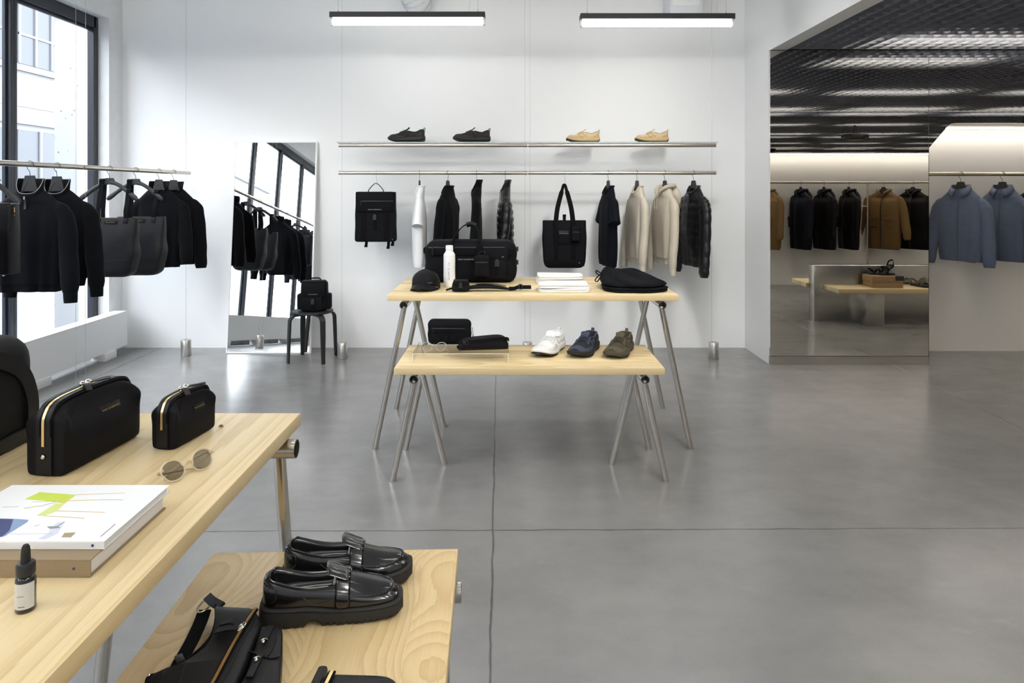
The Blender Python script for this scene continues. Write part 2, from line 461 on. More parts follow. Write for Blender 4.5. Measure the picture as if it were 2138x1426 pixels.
def pitted():
    "white painted concrete with small dark pits"
    m, nt, b = newmat('pitted_painted_concrete'); L = nt.links.new
    tc = N(nt, 'ShaderNodeTexCoord')
    v = N(nt, 'ShaderNodeTexVoronoi'); v.inputs['Scale'].default_value = 13; L(tc.outputs['Object'], v.inputs['Vector'])
    n = N(nt, 'ShaderNodeTexNoise'); n.inputs['Scale'].default_value = 20; n.inputs['Detail'].default_value = 4; L(tc.outputs['Object'], n.inputs['Vector'])
    f = math_node(nt, 'LESS_THAN', math_node(nt, 'ADD', v.outputs['Distance'], math_node(nt, 'MULTIPLY', n.outputs['Fac'], .22)), .20)
    mx = N(nt, 'ShaderNodeMix', data_type='RGBA'); mx.inputs['A'].default_value = (.33, .335, .34, 1); mx.inputs['B'].default_value = (.08, .085, .10, 1)
    L(f, mx.inputs['Factor']); L(mx.outputs['Result'], b.inputs['Base Color']); b.inputs['Roughness'].default_value = .8
    return m
M['pitted'] = pitted()

# ------------------------------------------------------------------ the room
XL, YB, XR = -3.60, 6.30, 2.145           # window wall, far wall, opening to the side room
YM = 5.68                                  # plane of the polished mirror wall
ZC = 3.75                                  # high ceiling
ZS = 2.62                                  # side room ceiling
XE, YO = 12.5, 1.30                        # far end of the side room, its opposite mirror wall
YN = -3.6

f = MB(); f.bx(XL-.25, XE+.2, YN-.2, YB+.2, -.12, 0); struct(f.build('floor', M['floor']))
w = MB(); w.bx(XL-.25, XR+.14, YB, YB+.2, 0, ZC); struct(w.build('wall_back', M['wall']))
w = MB(); w.bx(XL-.25, XE, YN-.2, YN, 0, ZC); struct(w.build('wall_front', M['wall']))
c = MB(); c.bx(XL-.25, XR+.14, YN, YB, ZC, ZC+.15); struct(c.build('ceiling', M['wall']))
# right wall: pier beside the mirror, lintel over the opening, lower wall behind the camera
w = MB(); w.bx(XR, XR+.135, YM+.03, YB, 0, ZC); w.bx(XR, XR+.135, YO-.4, YM+.03, ZS, ZC); w.bx(XR, XR+.135, YN, YO-.4, 0, ZC)
struct(w.build('wall_right', M['wall']))
# left wall: reveals around the windows
ZH = 2.99
WY = [6.09, 5.06, 4.11, 3.16, 2.21, 1.26, .31, -.64, -1.59, -2.54]
w = MB(); w.bx(XL-.25, XL, WY[0], YB, 0, ZC); w.bx(XL-.25, XL, YN, WY[0], ZH, ZC); w.bx(XL-.25, XL, YN, WY[-1], 0, ZH)

struct(w.build('wall_left', M['rough_white']))
M['pane'] = glass('window_pane', (.97, .985, 1, 1), 0, .55)
for i, (a, b_) in enumerate(zip(WY, WY[1:])):
    fr = MB(); y1, y0 = a, b_; xf0, xf1 = XL-.155, XL-.095
    t = .034
    fr.bx(xf0, xf1, y1-t-(.03 if i == 0 else 0), y1, .0, ZH); fr.bx(xf0, xf1, y0, y0+t, .0, ZH)
    fr.bx(xf0, xf1, y0+t, y1-t, ZH-.10, ZH); fr.bx(xf0, xf1, y0+t, y1-t, .0, .12)
    for (q0, q1) in ((y1-t-.022, y1-t), (y0+t, y0+t+.022)): fr.bx(xf0+.01, xf1-.025, q0, q1, .12, ZH-.10)
    fr.bx(xf0+.01, xf1-.025, y0+t, y1-t, ZH-.125, ZH-.10)
    fo = struct(fr.build('window_%d' % (i+1), M['black_frame'], bev=.004))
    g = MB(); g.bx(XL-.135, XL-.129, y0+t+.01, y1-t-.01, .11, ZH-.1); g.build('pane', M['pane'], fo)
# skirting trim under the side-room niches, steel kick plate under the mirror
# ---- mirror wall of the side room with its niche
NX = 3.464; NZ = 2.01; NB = 6.17
def niche_panel(y, thick, x0, x1, nx0, nx1, nz, ch, z0, z1, sgn):
    "polished panel with a cut-out whose upper corners are chamfered"
    def arc_corner(x, s):
        return [(x, nz-ch*1.02), (x+s*ch*.80, nz-ch*.10), (x+s*ch*.92, nz-ch*.02), (x+s*ch*1.05, nz)]
    poly = [(x0, z0), (nx0, z0)] + arc_corner(nx0, 1) + arc_corner(nx1, -1)[::-1] + [(nx1, z0), (x1, z0), (x1, z1), (x0, z1)]
    mb = MB(); mb.prism(poly, lambda u, v, h: (u, y+sgn*h, v), 0, thick)
    return mb
# the panel left of the seam and the panel with the niche are two sheets
mb = MB(); mb.bx(XR, NX-.002, YM, YM+.02, .075, ZS-.004)
tag(mb.build('wall_mirror', M['mirror_steel'], flat=True), 'tall polished steel mirror wall showing coats on a rail and a bench', 'mirror')
mb = niche_panel(YM, .02, NX+.002, XE, NX+.002, 11.0, NZ, .20, .0, ZS-.004, 1)
tag(mb.build('wall_mirror', M['mirror_steel'], flat=True), 'polished steel mirror panel cut out above the white niche of blue jackets', 'mirror')
mb = MB(); mb.bx(XR, NX-.002, YM-.004, YM+.03, 0, .072); struct(mb.build('baseboard_mirror', M['steel_p']))
mb = MB(); mb.bx(XR+.0, XE, YM-.004, YM+.03, ZS-.004, ZS+.03); struct(mb.build('trim_1', M['dark_metal']))
mb = MB(); mb.bx(NX-.06, XE, NB, NB+.1, 0, ZS+.4); mb.bx(NX-.06, NX, YM+.02, NB, 0, NZ); mb.bx(NX-.06, XE, YM+.02, NB, NZ, NZ+.05); mb.bx(XR+.135, NX-.06, YM+.025, NB, 0, ZS+.4)
struct(mb.build('wall_niche', M['wall_warm']))
mb = MB(); mb.bx(NX+.02, 10.9, NB-.14, NB-.105, NZ-.012, NZ-.001)
tag(mb.build('light_strip', M['strip_lit']), 'glowing light strip along the top of the white niche of blue jackets', 'light')
# ---- opposite mirror wall with its coat niche (seen in the mirror)
OB = .86
mb = niche_panel(YO, .02, XR+.135, XE, 2.35, 11.5, NZ, .02, .0, ZS-.004, -1)
tag(mb.build('wall_mirror', M['mirror_steel'], flat=True), 'mirror panel above the rail of coats, seen reflected as more ceiling', 'mirror')
mb = MB(); mb.bx(XR+.135, XE, OB-.1, OB, 0, ZS+.4); mb.bx(XR+.135, XE, OB, YO-.02, NZ, NZ+.05); mb.bx(XR+.135, 2.35, OB, YO-.02, 0, NZ)
struct(mb.build('wall_coats', M['wall_warm']))
mb = MB(); mb.bx(2.4, 11.4, OB, OB+.018, 0, .11); struct(mb.build('baseboard_coats', M['wall_warm']))
mb = MB(); mb.bx(2.4, 11.4, OB+.105, OB+.14, NZ-.012, NZ-.001)
tag(mb.build('light_strip', M['strip_lit']), 'glowing light strip above the rail of coats, seen in the mirror wall', 'light')
mb = MB(); mb.bx(XE, XE+.15, OB-.1, NB+.1, 0, ZS+.5); struct(mb.build('wall_side', M['wall_warm']))
# ---- open-cell ceiling of the side room
mb = MB(); pitch = .105; sh = .052
x = XR+.14
while x < XE:
    mb.bx(x-.0015, x+.0015, YO, YM, ZS, ZS+sh); x += pitch
y = YO+.05
while y < YM:
    mb.bx(XR+.135, XE, y-.0015, y+.0015, ZS+.002, ZS+sh-.002); y += pitch
struct(mb.build('ceiling_grid', M['mesh'], flat=True))
mb = MB(); mb.bx(XR+.135, XE, YO-.4, YM+.5, ZS+.52, ZS+.56); struct(mb.build('ceiling_plenum', M['plenum']))
lum = None
for yy in (5.26, 3.30, 1.62):
    for k in range(5):
        xx = 3.55+1.95*k - (.97 if yy == 3.30 else 0)
        if xx > 11.5 or xx < 2.5: continue
        lab = 'long luminaire above the cell ceiling, row %s the mirror wall' % {5.26: 'beside', 3.30: 'two metres from', 1.62: 'furthest from'}[yy]
        if lum is None:
            lum = thing('ceiling_light', lab, 'light', (xx, yy, ZS+.16), 0, 'luminaires above the cell ceiling')
            mb = MB(); mb.bx(-.66, .66, -.11, .11, .02, .06); mb.build('housing', M['white_metal'], lum, bev=.004)
            mb = MB(); mb.bx(-.64, .64, -.09, .09, .008, .02); mb.build('diffuser', M['panel_lit'], lum)
        else:
            dup(lum, (xx, yy, ZS+.16), 0, lab)

# ---- radiator under the windows
rad = thing('radiator', 'long low white convector heater under the windows on white blocks', 'heater', (XL, 0, 0))
mb = MB(); z0, z1 = .068, .372; xw, xf = .02, .14
mb.bx(xf-.012, xf, -3.2, 6.13, z0, z1); mb.bx(xw, xf-.012, 6.11, 6.13, z0, z1); mb.bx(xw, xw+.01, -3.2, 6.11, z0, z1-.02)
mb.build('casing', M['white_metal'], rad)
mb = MB(); mb.bx(xw, xf-.012, 5.66, 6.11, z1-.012, z1); mb.bx(xf-.03, xf-.012, -3.2, 5.66, z1-.012, z1); mb.bx(xw, xw+.018, -3.2, 5.66, z1-.012, z1)
y = -3.2
while y < 5.66:
    mb.bx(xw+.018, xf-.03, y, y+.012, z1-.010, z1-.002); y += .024
mb.build('grille', M['white_metal'], rad)
for yy in (5.86, 5.02, 4.1, 3.1, 2.1, 1.1, .1, -1.0):
    mb = MB(); mb.bx(.03, .155, yy-.085, yy+.085, 0, .066, .004); mb.build('foot_block', M['rough_white'], rad)

# ---- exterior beyond the glass
mb = MB(); mb.bx(-7.8, XL-.25, -14, 30, -.16, -.04); struct(mb.build('pavement_outside', plain('pale_paving', (.17, .19, .215, 1), .8, noise=.08, nscale=3)))
mb = MB(); mb.bx(-60, -7.8, -40, 60, -.3, -.14); struct(mb.build('road_outside', plain('asphalt', (.062, .074, .10, 1), .8, noise=.08, nscale=2)))
col = MB(); 
col.bx(-4.504, -4.255, 6.70, 7.02, -.06, 3.12, .015); col.bx(-4.47, -4.28, 6.73, 6.99, 3.12, 3.8)
tag(col.build('concrete_column', M['pitted']), 'white painted concrete column with pits just outside the window', 'column')
M['facade'] = plain('pale_render', (.23, .233, .237, 1), .8)
M['facade_b'] = plain('beige_cladding', (.175, .168, .16, 1), .7, noise=.08, nscale=1.5)
M['facade_w'] = plain('facade_window', (.055, .063, .075, 1), .35)
bld = thing('office_building', 'pale street building with bands of windows seen through the shop window', 'building', (-13.0, 0, -.14))
mb = MB(); mb.bx(-6, 0, -20, 45, 0, 7.0); mb.build('wall', M['facade'], bld)
mb = MB(); mb.bx(0, .10, -20, 45, 3.35, 4.25); mb.bx(.10, .115, -20, 45, 3.80, 3.84); mb.build('fascia', M['facade_b'], bld)
mb = MB(); mb.bx(0, .16, -20, 45, 6.75, 6.9); mb.bx(0, .12, -20, 45, 4.75, 4.86); mb.build('ledge', M['facade'], bld)
for k in range(22):
    yy = -12+2.3*k
    mb = MB(); mb.bx(-.02, .03, yy, yy+1.9, 4.95, 6.55); wo = mb.build('window', M['facade_w'], bld)
    mb = MB()
    for q in (0, .62, 1.26, 1.85): mb.bx(.03, .07, yy+q, yy+q+.06, 4.95, 6.55)
    mb.bx(.03, .06, yy, yy+1.9, 5.7, 5.76); mb.build('window_frame', M['facade'], wo)
    mb = MB(); mb.bx(-.02, .03, yy, yy+2.1, .5, 3.2); wo = mb.build('shop_window', M['facade_w'], bld)
    mb = MB(); mb.bx(.03, .07, yy+.8, yy+.88, .5, 3.2); mb.bx(.03, .07, yy, yy+2.1, 2.3, 2.36); mb.build('window_frame', M['facade'], wo)

# ---- hanging linear lamps; the rows out of view are added
def hang_lamp(x0, x1, y, z, lab):
    t = thing('pendant_lamp', lab, 'lamp', ((x0+x1)/2, y, z), 0, 'linear pendant lamps'); h = (x1-x0)/2
    mb = MB(); mb.bx(-h, h, -.05, .05, 0, .042); mb.build('housing', M['lamp_black'], t, bev=.002)
    mb = MB(); mb.tube([(-h+.018, 0, -.026), (h-.018, 0, -.026)], .024, 16); mb.build('tube', M['tube_lit'], t)
    mb = MB()
    for s in (-1, 1): mb.bx(s*h-.008-s*.008, s*h+.008-s*.008, -.02, .02, -.05, 0)
    mb.build('tube_holder', M['white_plastic'], t)
    for s in (-1, 1):
        mb = MB(); mb.tube([(s*(h-.055), 0, .06), (s*(h-.055), 0, ZC-z)], .0012, 6); mb.tube([(s*(h-.055), 0, .042), (s*(h-.055), 0, .065)], .004, 8); mb.build('suspension_wire', M['wire'], t)
    mb = MB(); mb.tube(smooth_path([(h-.12, 0, .042), (h-.118, 0, .1), (h-.09, 0, .4), (h-.06, 0, ZC-z)], 12), .004, 6); mb.tube([(h-.12, 0, .042), (h-.12, 0, .056)], .007, 8); mb.build('power_cord', M['white_plastic'], t)
    return t
ya = 5.2; s_ = ya/F
lz = EYE+(CY-39)*s_
hang_lamp((691-CX)*s_, (1013-CX)*s_, ya, lz, 'lit black linear pendant lamp above the black sneakers on the shelf')
hang_lamp((1211-CX)*s_, (1531-CX)*s_, ya, lz-.012, 'lit black linear pendant lamp above the tan sneakers on the shelf')
for yy in (3.6, 2.0, .4, -1.2, -2.8):  # unseen rows added to spread the light more evenly over the walls
    for x0 in (-3.20, -1.38, .51):
        hang_lamp(x0, x0+1.17, yy, lz, 'added unseen linear pendant lamp, %s row, %s' % ('window' if x0 < -2 else ('middle' if x0 < 0 else 'mirror side'), {3.6: 'over the display tables', 2.0: 'over the end of the near tables', .4: 'over the books', -1.2: 'behind the near tables', -2.8: 'by the shop front'}[yy]))

# ---- ducts at the top of the far wall
da, db_ = P(832, -120, 6.0), P(866, -8, 6.02)
dpts = smooth_path([da, (da+db_)/2+V(-.012, 0, 0), db_, db_+V(.02, .16, -.02)], 60)
du = thing('flexible_duct', 'ribbed white flexible duct hanging behind a pendant lamp', 'duct', da)
dpts = [p-da for p in dpts]
M['duct'] = plain('white_duct_foil', (.72, .74, .77, 1), .45, bump=.1, bscale=12)
mb = MB(); mb.tube(dpts, [.126+.004*sin(i*1.05) for i in range(60)], 28); mb.build('hose', M['duct'], du, ang=70)
mb = MB(); hp = []
for i in range(0, 520):
    q = i/519*52; j = min(int(q), 58); p = dpts[j].lerp(dpts[j+1], q-j); tt = (dpts[j+1]-dpts[j]).normalized(); u_ = tt.orthogonal().normalized(); v_ = tt.cross(u_); an = 2*pi*i/40
    hp.append(p+(u_*cos(an)+v_*sin(an))*.129)
mb.tube(hp, .0022, 5); mb.build('spiral_wire', M['wire'], du)
jb = thing('wall_unit', 'white box unit high on the wall behind the pendant lamp over the tan sneakers', 'box', P(1425, -10, 6.16))
mb = MB(); mb.box((0, 0, -.02), (.285, .27, .36), None, .008); mb.build('case', M['duct'], jb)
mb = MB(); mb.box((0, -.136, .0), (.24, .006, .26), None, .002); mb.build('cover_panel', M['white_metal'], jb)
mb = MB(); mb.box((.02, -.141, -.088), (.022, .004, .018)); mb.build('latch', M['white_plastic'], jb)
# ------------------------------------------------------------------ rails, weights, wires
RZ = 1.603
def rail(x0, y0, x1, y1, z, lab, r=.0165, grp='steel clothes rails'):
    a, b_ = V(x0, y0, 0), V(x1, y1, 0); Ln = (b_-a).length
    t = thing('clothes_rail', lab, 'rail', (x0, y0, z), atan2(y1-y0, x1-x0)-pi/2, grp)
    mb = MB(); mb.tube([(0, 0.004, 0), (0, Ln-.004, 0)], r, 20); mb.build('tube', M['steel_rail'], t)
    mb = MB()
    for yy in (0.002, Ln-.010): mb.tube([(0, yy, 0), (0, yy+.008, 0)], r*1.03, 20)
    mb.build('end_cap', M['steel_x'], t)
    return t
M['steel_rail'] = steel('brushed_steel_rail', (.60, .56, .50, 1), .30, 1)

def weight(x, y, lab, grp):
    t = thing('floor_weight', lab, 'weight', (x, y, 0), 0, grp)
    mb = MB(); mb.lathe([(.0, 0), (.041, 0), (.043, .003), (.043, .137), (.041, .14), (0, .14)], n=32); mb.bx(-.004, .004, -.045, 0, .1395, .1405); mb.build('cylinder', M['steel_v'], t)
    return t
def wires(xs, lab):
    t = thing('suspension_wire', lab, 'wire', (xs[0][0], xs[0][1], .139), 0, 'thin suspension wires of the rails')
    for x, y in xs:
        mb = MB(); mb.tube([(x-xs[0][0], y-xs[0][1], 0), (x-xs[0][0], y-xs[0][1], ZC-.139)], .0011, 6); mb.build('strand', M['wire'], t)
    return t

# ------------------------------------------------------------------ hangers
def hanger(loc, rz, lab, grp='black clothes hangers', arms=.205, drop=.235, fit=None):
    "local X along the shoulders; origin on the axis of the rail"
    t = thing('clothes_hanger', lab, 'hanger', loc, rz, grp)
    mb = MB(); R = .0205
    pts = [(R*cos(q), 0, R*sin(q)) for q in [radians(-25+i*15) for i in range(15)]]
    pts = [(x, 0, z) for x, z in [(p[0], p[2]) for p in pts]]
    pts += [(-.014, 0, -.026), (-.003, 0, -.040), (0, 0, -.055), (0, 0, -.075)]
    mb.tube(pts, .0018, 8); mb.build('hook', M['dark_metal'], t)
    mb = MB()
    zb_p = -.112 if not fit else min(-.126, fit[0]-.012)
    poly = [(-.050, zb_p), (.050, zb_p), (.026, -.066), (-.026, -.066)]
    mb.prism(poly, lambda u, v, h: (u, h, v), -.007, .007); mb.build('centre_plate', M['hanger'], t, bev=.002)
    for s in (-1, 1):
        path = smooth_path([(s*.012, 0, -.100), (s*.045, 0, -.106), (s*.095, -.004, -.135), (s*.150, -.010, -.178), (s*arms, -.016, -drop+.012)], 14)
        rr = [.014]*3+[.014]*4+[.015]*3+[.017, .0185, .018, .011]
        if fit:                       # inside a garment: follows its shoulder line from below
            nk, sh, W = fit
            path = smooth_path([(s*.012, 0, -.104), (s*.045, 0, min(-.112, nk-.014)), (s*.080, 0, nk-.040), (s*(W*.45+.03), 0, (nk+sh)/2-.036), (s*(W-.050), 0, sh-.022)], 14)
            rr = [.011]*12+[.010, .006]
        mb = MB(); mb.tube(path, rr, 12, flat=.75, side=(0, 1, 0)); mb.build('arm', M['hanger'], t)
    return t

# ------------------------------------------------------------------ garments
def garment(name, lab, cat, loc, rz, mat, rib=None, grp=None, W=.225, L=.80, neck=-.120, T=.052, sleeve='long', sl=.865, splay=.045,
            collar='crew', quilt=0, hem=True, zipm=None, zipl=None, pull=True, seed=1, folds=.010, sho=-.228, fwd=-.03, pockets=(), patch=None, hoodm=None, lean=0.0, sw=1.0):
    t = thing(name, lab, cat, loc, rz, grp)
    rg = random.Random(seed); ph = [rg.uniform(0, 6.28) for _ in range(6)]
    cuffm = rib
    rib = rib or mat
    ln = lambda q: (neck+(sho-neck)*q, .072+(W-.084)*q**.92)
    A = [ln(0), ln(.12), ln(.35), ln(.7), (sho-.004, W-.012), (sho-.06, W-.006), (sho-.17, W-.006), (-L+.25, W-.008), (-L+.06, W-.012), (-L, W-.022)]
    B = [(neck, .044), (neck-.02, .044), ((neck+sho)/2-.006, .043), (sho, .040), (sho-.06, T*.92), (sho-.17, T*1.08), (-L+.25, T*1.1), (-L+.06, T), (-L, T*.88)]
    A = sorted([(-z, v) for z, v in A]); B = sorted([(-z, v) for z, v in B])
    nn = 44
    zs = []
    z = neck
    while z > sho-.06: zs.append(z); z -= .0125
    st = .022 if not quilt else quilt/5
    while z > -L+.004: zs.append(z); z -= st
    zs.append(-L)
    if hem: zs = [q for q in zs if q > -L+.052] + [-L+.05, -L+.046, -L+.02, -L]
    def surf(z, th):
        a, b_ = keyed(A, -z), keyed(B, -z)
        tt = max(0, (-z+neck-.05)/(L+neck)); tt = min(tt, 1)
        if quilt:
            q = abs(sin(pi*(z-neck)/quilt)); k = (q**.55-.5)*.014*min(1, tt*6)
            a += k*.5; b_ += k
        if hem and z <= -L+.047:
            a *= .965; b_ *= .90
        x, y = sup(th, a, b_, 2.5 if z < sho else 2.2)
        k = folds*tt**.8
        x0 = x/W
        y += math.copysign(1, y)*k*(.6*sin(9*x0+ph[0]+(3 if y > 0 else 0))+.5*sin(17*x0+ph[1]+tt*2.0)+.35*sin(5*x0-tt*6+ph[2]))
        if y < 0 and z > neck-.075:      # scooped front neckline
            pass
        return Vector((x+lean*tt, y, z))
    rings = []
    inner = []
    for i, z in enumerate(zs):
        rings.append([surf(z, 2*pi*q/nn) for q in range(nn)])
    # front neckline drop
    for i, z in enumerate(zs):
        f_ = max(0, 1-(neck-z)/.09)
        for v in rings[i]:
            if v.y < 0: v.z -= (.058 if collar == 'crew' else .040)*f_*min(1, -v.y/.036)
    top = [[Vector((v.x*.86, v.y*.80, v.z-.018)) for v in rings[0]], [Vector((v.x*.6, v.y*.4, neck-.10)) for v in rings[0]]]
    bot = [[Vector((v.x*.94, v.y*.80, v.z+.012)) for v in rings[-1]], [Vector((v.x*.9, v.y*.5, v.z+.06)) for v in rings[-1]]]
    nmain = len(zs)-3 if hem else len(zs)
    mb = MB(); mb.loft(top[::-1]+rings[:nmain]+([] if hem else bot)); mb.build('body', mat, t, ang=50)
    if hem:
        mb = MB(); mb.loft(rings[nmain-1:]+bot); mb.build('hem_band', rib, t, ang=50)
    # sleeves
    if sleeve:
        for s in (-1, 1):
            if sleeve == 'long':
                end = -sl
                path = [(s*(W-.088), 0, sho+.018), (s*(W-.050), .0, sho-.012), (s*(W-.024), .002, sho-.046), (s*(W-.004), .002, sho-.09), (s*(W+splay*.28), -.004, sho-.18), (s*(W+splay*.62), fwd*.5, (sho+end)/2-.03), (s*(W+splay*.9), fwd, end+.16), (s*(W+splay), fwd*1.1, end+.055)]
                rk = [(0, .020), (.09, .034), (.18, .048), (.30, .058), (.45, .060), (.62, .057), (.82, .053), (.94, .050), (1, .040)]; n = 40
            else:
                end = -sl
                path = [(s*(W-.088), 0, sho+.018), (s*(W-.050), .0, sho-.012), (s*(W-.024), .002, sho-.046), (s*(W+.004), -.004, (sho+end)/2-.03), (s*(W+.03), -.008, end)]
                rk = [(0, .020), (.2, .034), (.45, .054), (.8, .068), (1, .076)]; n = 20
            if quilt: n = 72
            pp = smooth_path(path, n)
            rad = []
            for i in range(n):
                q = i/(n-1); r = keyed(rk, q)*sw
                if quilt: r *= 1.02+.14*(abs(sin(pi*q*(sl+sho)/quilt))**.6)
                elif sleeve == 'long': r *= 1+.03*sin(q*19+ph[3]+s)+.025*sin(q*33+ph[4])
                rad.append(r)
            mb = MB(); mb.tube(pp, rad, 18, flat=.62, side=(0, 1, 0)); so = mb.build('sleeve', mat, t, ang=60)
            e = pp[-1]; dn = (pp[-1]-pp[-3]).normalized()
            if sleeve == 'long' and not quilt and cuffm is not None:
                mb = MB(); mb.tube([e-dn*.004, e+dn*.004, e+dn*.03, e+dn*.055], [.039*sw, .040*sw, .039*sw, .037*sw], 18, flat=.66, side=(0, 1, 0)); mb.build('cuff', rib, so, ang=60)
    # collars
    n0 = rings[0]
    if collar == 'crew':
        mb = MB(); mb.tube([Vector((v.x*1.01, v.y*1.02, v.z+.004)) for v in n0], .0085, 8, closed=True); mb.build('neckband', rib, t)
    elif collar in ('stand', 'quarter'):
        h = .058 if collar == 'stand' else .062; fl = 1.12 if collar == 'stand' else 1.06
        def cr(k, dz, io):
            out = []
            for v in n0:
                fz = dz*(1 if v.y > 0 else 1-.80*min(1, -v.y/.045))
                out.append(Vector((v.x*k*io, v.y*k*io+(.006 if dz > .04 else 0), v.z+fz)))
            return out
        rr = [cr(1.02, -.004, 1), cr(1.05, h*.4, 1), cr(fl, h, 1), cr(fl, h+.004, .95), cr(1.0, h*.4, .9), cr(.9, -.02, .85)]
        mb = MB(); mb.loft(rr, False, False); co = mb.build('collar', rib, t, ang=60)
        if collar == 'quarter':
            mb = MB(); mb.tube([p*1.0+V(0, 0, .001) for p in cr(fl*.985, h+.005, .985)], .0014, 6, closed=True); mb.build('backlit_collar_edge', M['print_light'], co)  # pale print colour stands in for backlight along the collar edge
    elif collar == 'shirt':
        cr = [[Vector((v.x*1.02, v.y*1.02, v.z)) for v in n0], [Vector((v.x*1.0, v.y*1.0, v.z+.030)) for v in n0], [Vector((v.x*.93, v.y*.93, v.z+.028)) for v in n0], [Vector((v.x*.9, v.y*.88, v.z-.01)) for v in n0]]
        mb = MB(); mb.loft(cr, False, False); co = mb.build('collar_stand', mat, t, ang=60)
        for s in (-1, 1):
            mb = MB()
            # folded collar leaf from the back of the neck round to a point at the front
            ringa, ringb = [], []
            for i in range(12):
                q = i/11; an = pi/2 - s*q*(pi*.93)
                vx, vy = .074*cos(an), .054*sin(an)
                zz = neck+.030-(.040*max(0, -sin(an))); ringa.append((vx, vy, zz))
                wd = .036+.032*q**2.5; ringb.append((vx*(1.13+.60*q**3)+(s*.012*q**3), vy*1.13-.010*q**2, zz-wd))
            A1 = [mb.bm.verts.new(p) for p in ringa]; B1 = [mb.bm.verts.new(p) for p in ringb]
            for i in range(11): mb.face((A1[i], A1[i+1], B1[i+1], B1[i]))
            lo = mb.build('collar_leaf', mat, co, ang=60); sm = lo.modifiers.new('solid', 'SOLIDIFY'); sm.thickness = .004
    elif collar in ('hood', 'parka'):
        hm = hoodm or mat; k = 1.0 if collar == 'hood' else 1.18
        mb = MB()
        # the opened hood lies behind the neck; its two edges run down to the front
        rr = []
        for i in range(15):
            q = i/14; an = -pi/2+q*2*pi
            pass
        path = [(0.012, -.062, neck-.075), (.046, -.060, neck-.035), (.080, -.018, neck-.002), (.080, .040, neck+.006), (0, .070*k, neck+.008), (-.080, .040, neck+.006), (-.080, -.018, neck-.002), (-.046, -.060, neck-.035), (-.012, -.062, neck-.075)]
        pp = smooth_path(path, 40)
        mb.tube(pp, [.008+.011*sin(pi*i/39)**.7*k for i in range(40)], 12, flat=1.3); ho = mb.build('hood', hm, t, ang=70)
        mb = MB(); rings2 = []
        for i in range(13):
            q = i/12
            a = keyed([(0, .04), (.2, .086), (.5, .108), (.8, .080), (1, .014)], q)*k; b_ = keyed([(0, .014), (.2, .034), (.5, .052), (.8, .042), (1, .010)], q)*k
            cz = neck+.018-q*.235*k; cy = .060+.050*q**.8*k*(1.15-.45*q)
            rings2.append([Vector((a*cos(2*pi*j/24), cy+b_*sin(2*pi*j/24)+.010*sin(6*pi*j/24+q*4), cz)) for j in range(24)])
        mb.loft(rings2); mb.build('hood_back', hm, ho, ang=70)
        if zipm is None and collar == 'hood':
            for s in (-1, 1):
                mb = MB(); mb.tube(smooth_path([(s*.02, -.075, neck-.05), (s*.026, -.082, neck-.11), (s*.022, -.088, neck-.19)], 8), .0025, 6); mb.build('drawcord', rib, ho)
    # front zip or placket
    if zipm is not None:
        z1 = neck-.045; z2 = -L+.004 if zipl is None else neck-zipl
        pts = []
        k = 24
        for i in range(k):
            z = z1+(z2-z1)*i/(k-1); v = surf(z, -pi/2)
            if quilt: v.y = sum(surf(max(z+dz*quilt/8, -L), -pi/2).y for dz in range(-4, 5))/9-.003
            pts.append(Vector((v.x, v.y-.004, z)))
        mb = MB(); mb.strap(pts, .013, .004, V(1, 0, 0)); zo = mb.build('zip', zipm, t)
        if pull:
            mb = MB(); p0 = pts[0]+V(0, -.005, -.004) if zipl else pts[1]+V(0, -.005, 0); mb.box(p0, (.008, .005, .018)); mb.build('zip_pull', M['chrome'], zo)
    for (px_, pz, pw, phh) in pockets:
        th = -pi/2+px_/W
        v = surf(pz, th); mb = MB(); mb.box((px_, v.y-.006, pz), (pw, .012, phh), None, .005); po = mb.build('pocket', mat, t)
        mb = MB(); mb.box((px_, v.y-.014, pz+phh*.36), (pw+.006, .006, phh*.34), None, .002); mb.build('pocket_flap', mat, po)
    return t
# ------------------------------------------------------------------ tables
def trestle_table(lab, loc, rz, LX, DY, Ht, off, so, si, woodm, ext=0.0, th=.033, mirror_inner=True):
    t = thing('trestle_table', lab, 'table', loc, rz, 'ash trestle tables with steel legs')
    mb = MB(); mb.bx(-LX/2, LX/2, -DY/2, DY/2, Ht-th, Ht, .0025); mb.build('tabletop', woodm, t)
    R = .0228; zc = Ht-th-R-.001
    for s in (-1, 1):
        xc = s*(LX/2-off); y0, y1 = -DY/2-ext, DY/2+ext
        mb = MB(); n = 28
        ring = lambda r, y: [Vector((xc+r*cos(2*pi*i/n), y, zc+r*sin(2*pi*i/n))) for i in range(n)]
        mb.loft([ring(R-.0022, y0+.10), ring(R-.0022, y0), ring(R, y0), ring(R, y1), ring(R-.0022, y1), ring(R-.0022, y1-.10)])
        be = mb.build('trestle_beam', M['steel_b'], t)
        mb = MB()
        mb.loft([ring(R-.0030, y0+.012), ring(R-.0030, y0+.09)], False, True); mb.loft([ring(R-.0030, y1-.012), ring(R-.0030, y1-.09)], False, True) if ext else None; mb.build('bore_shade', M['bore'], be)
        for (yy, dx) in ((y0+.045, s*so), (y1-.045, s*so), (0, -s*si)):
            a = V(xc, yy, zc); e = V(xc+dx, yy, .0); d = (e-a).normalized(); u = V(0, 1, 0); v = d.cross(u)
            a = a+d*.012
            q = .0155
            ra = [a+u*(q*cos(2*pi*i/20))+v*(q*sin(2*pi*i/20)) for i in range(20)]
            rb = []
            for p in ra:
                k = (p.z-.001)/(-d.z); rb.append(p+d*k)
            rc = [p+d*.0 for p in rb]
            mb = MB(); mb.loft([ra, rb]); mb.build('leg', M['steel_leg'], be)
    return t
M['bore'] = plain('shaded_steel_inside', (.22, .21, .195, 1), .35, metal=.9)  # darker than the beam: shade of the hollow tube ends put into colour
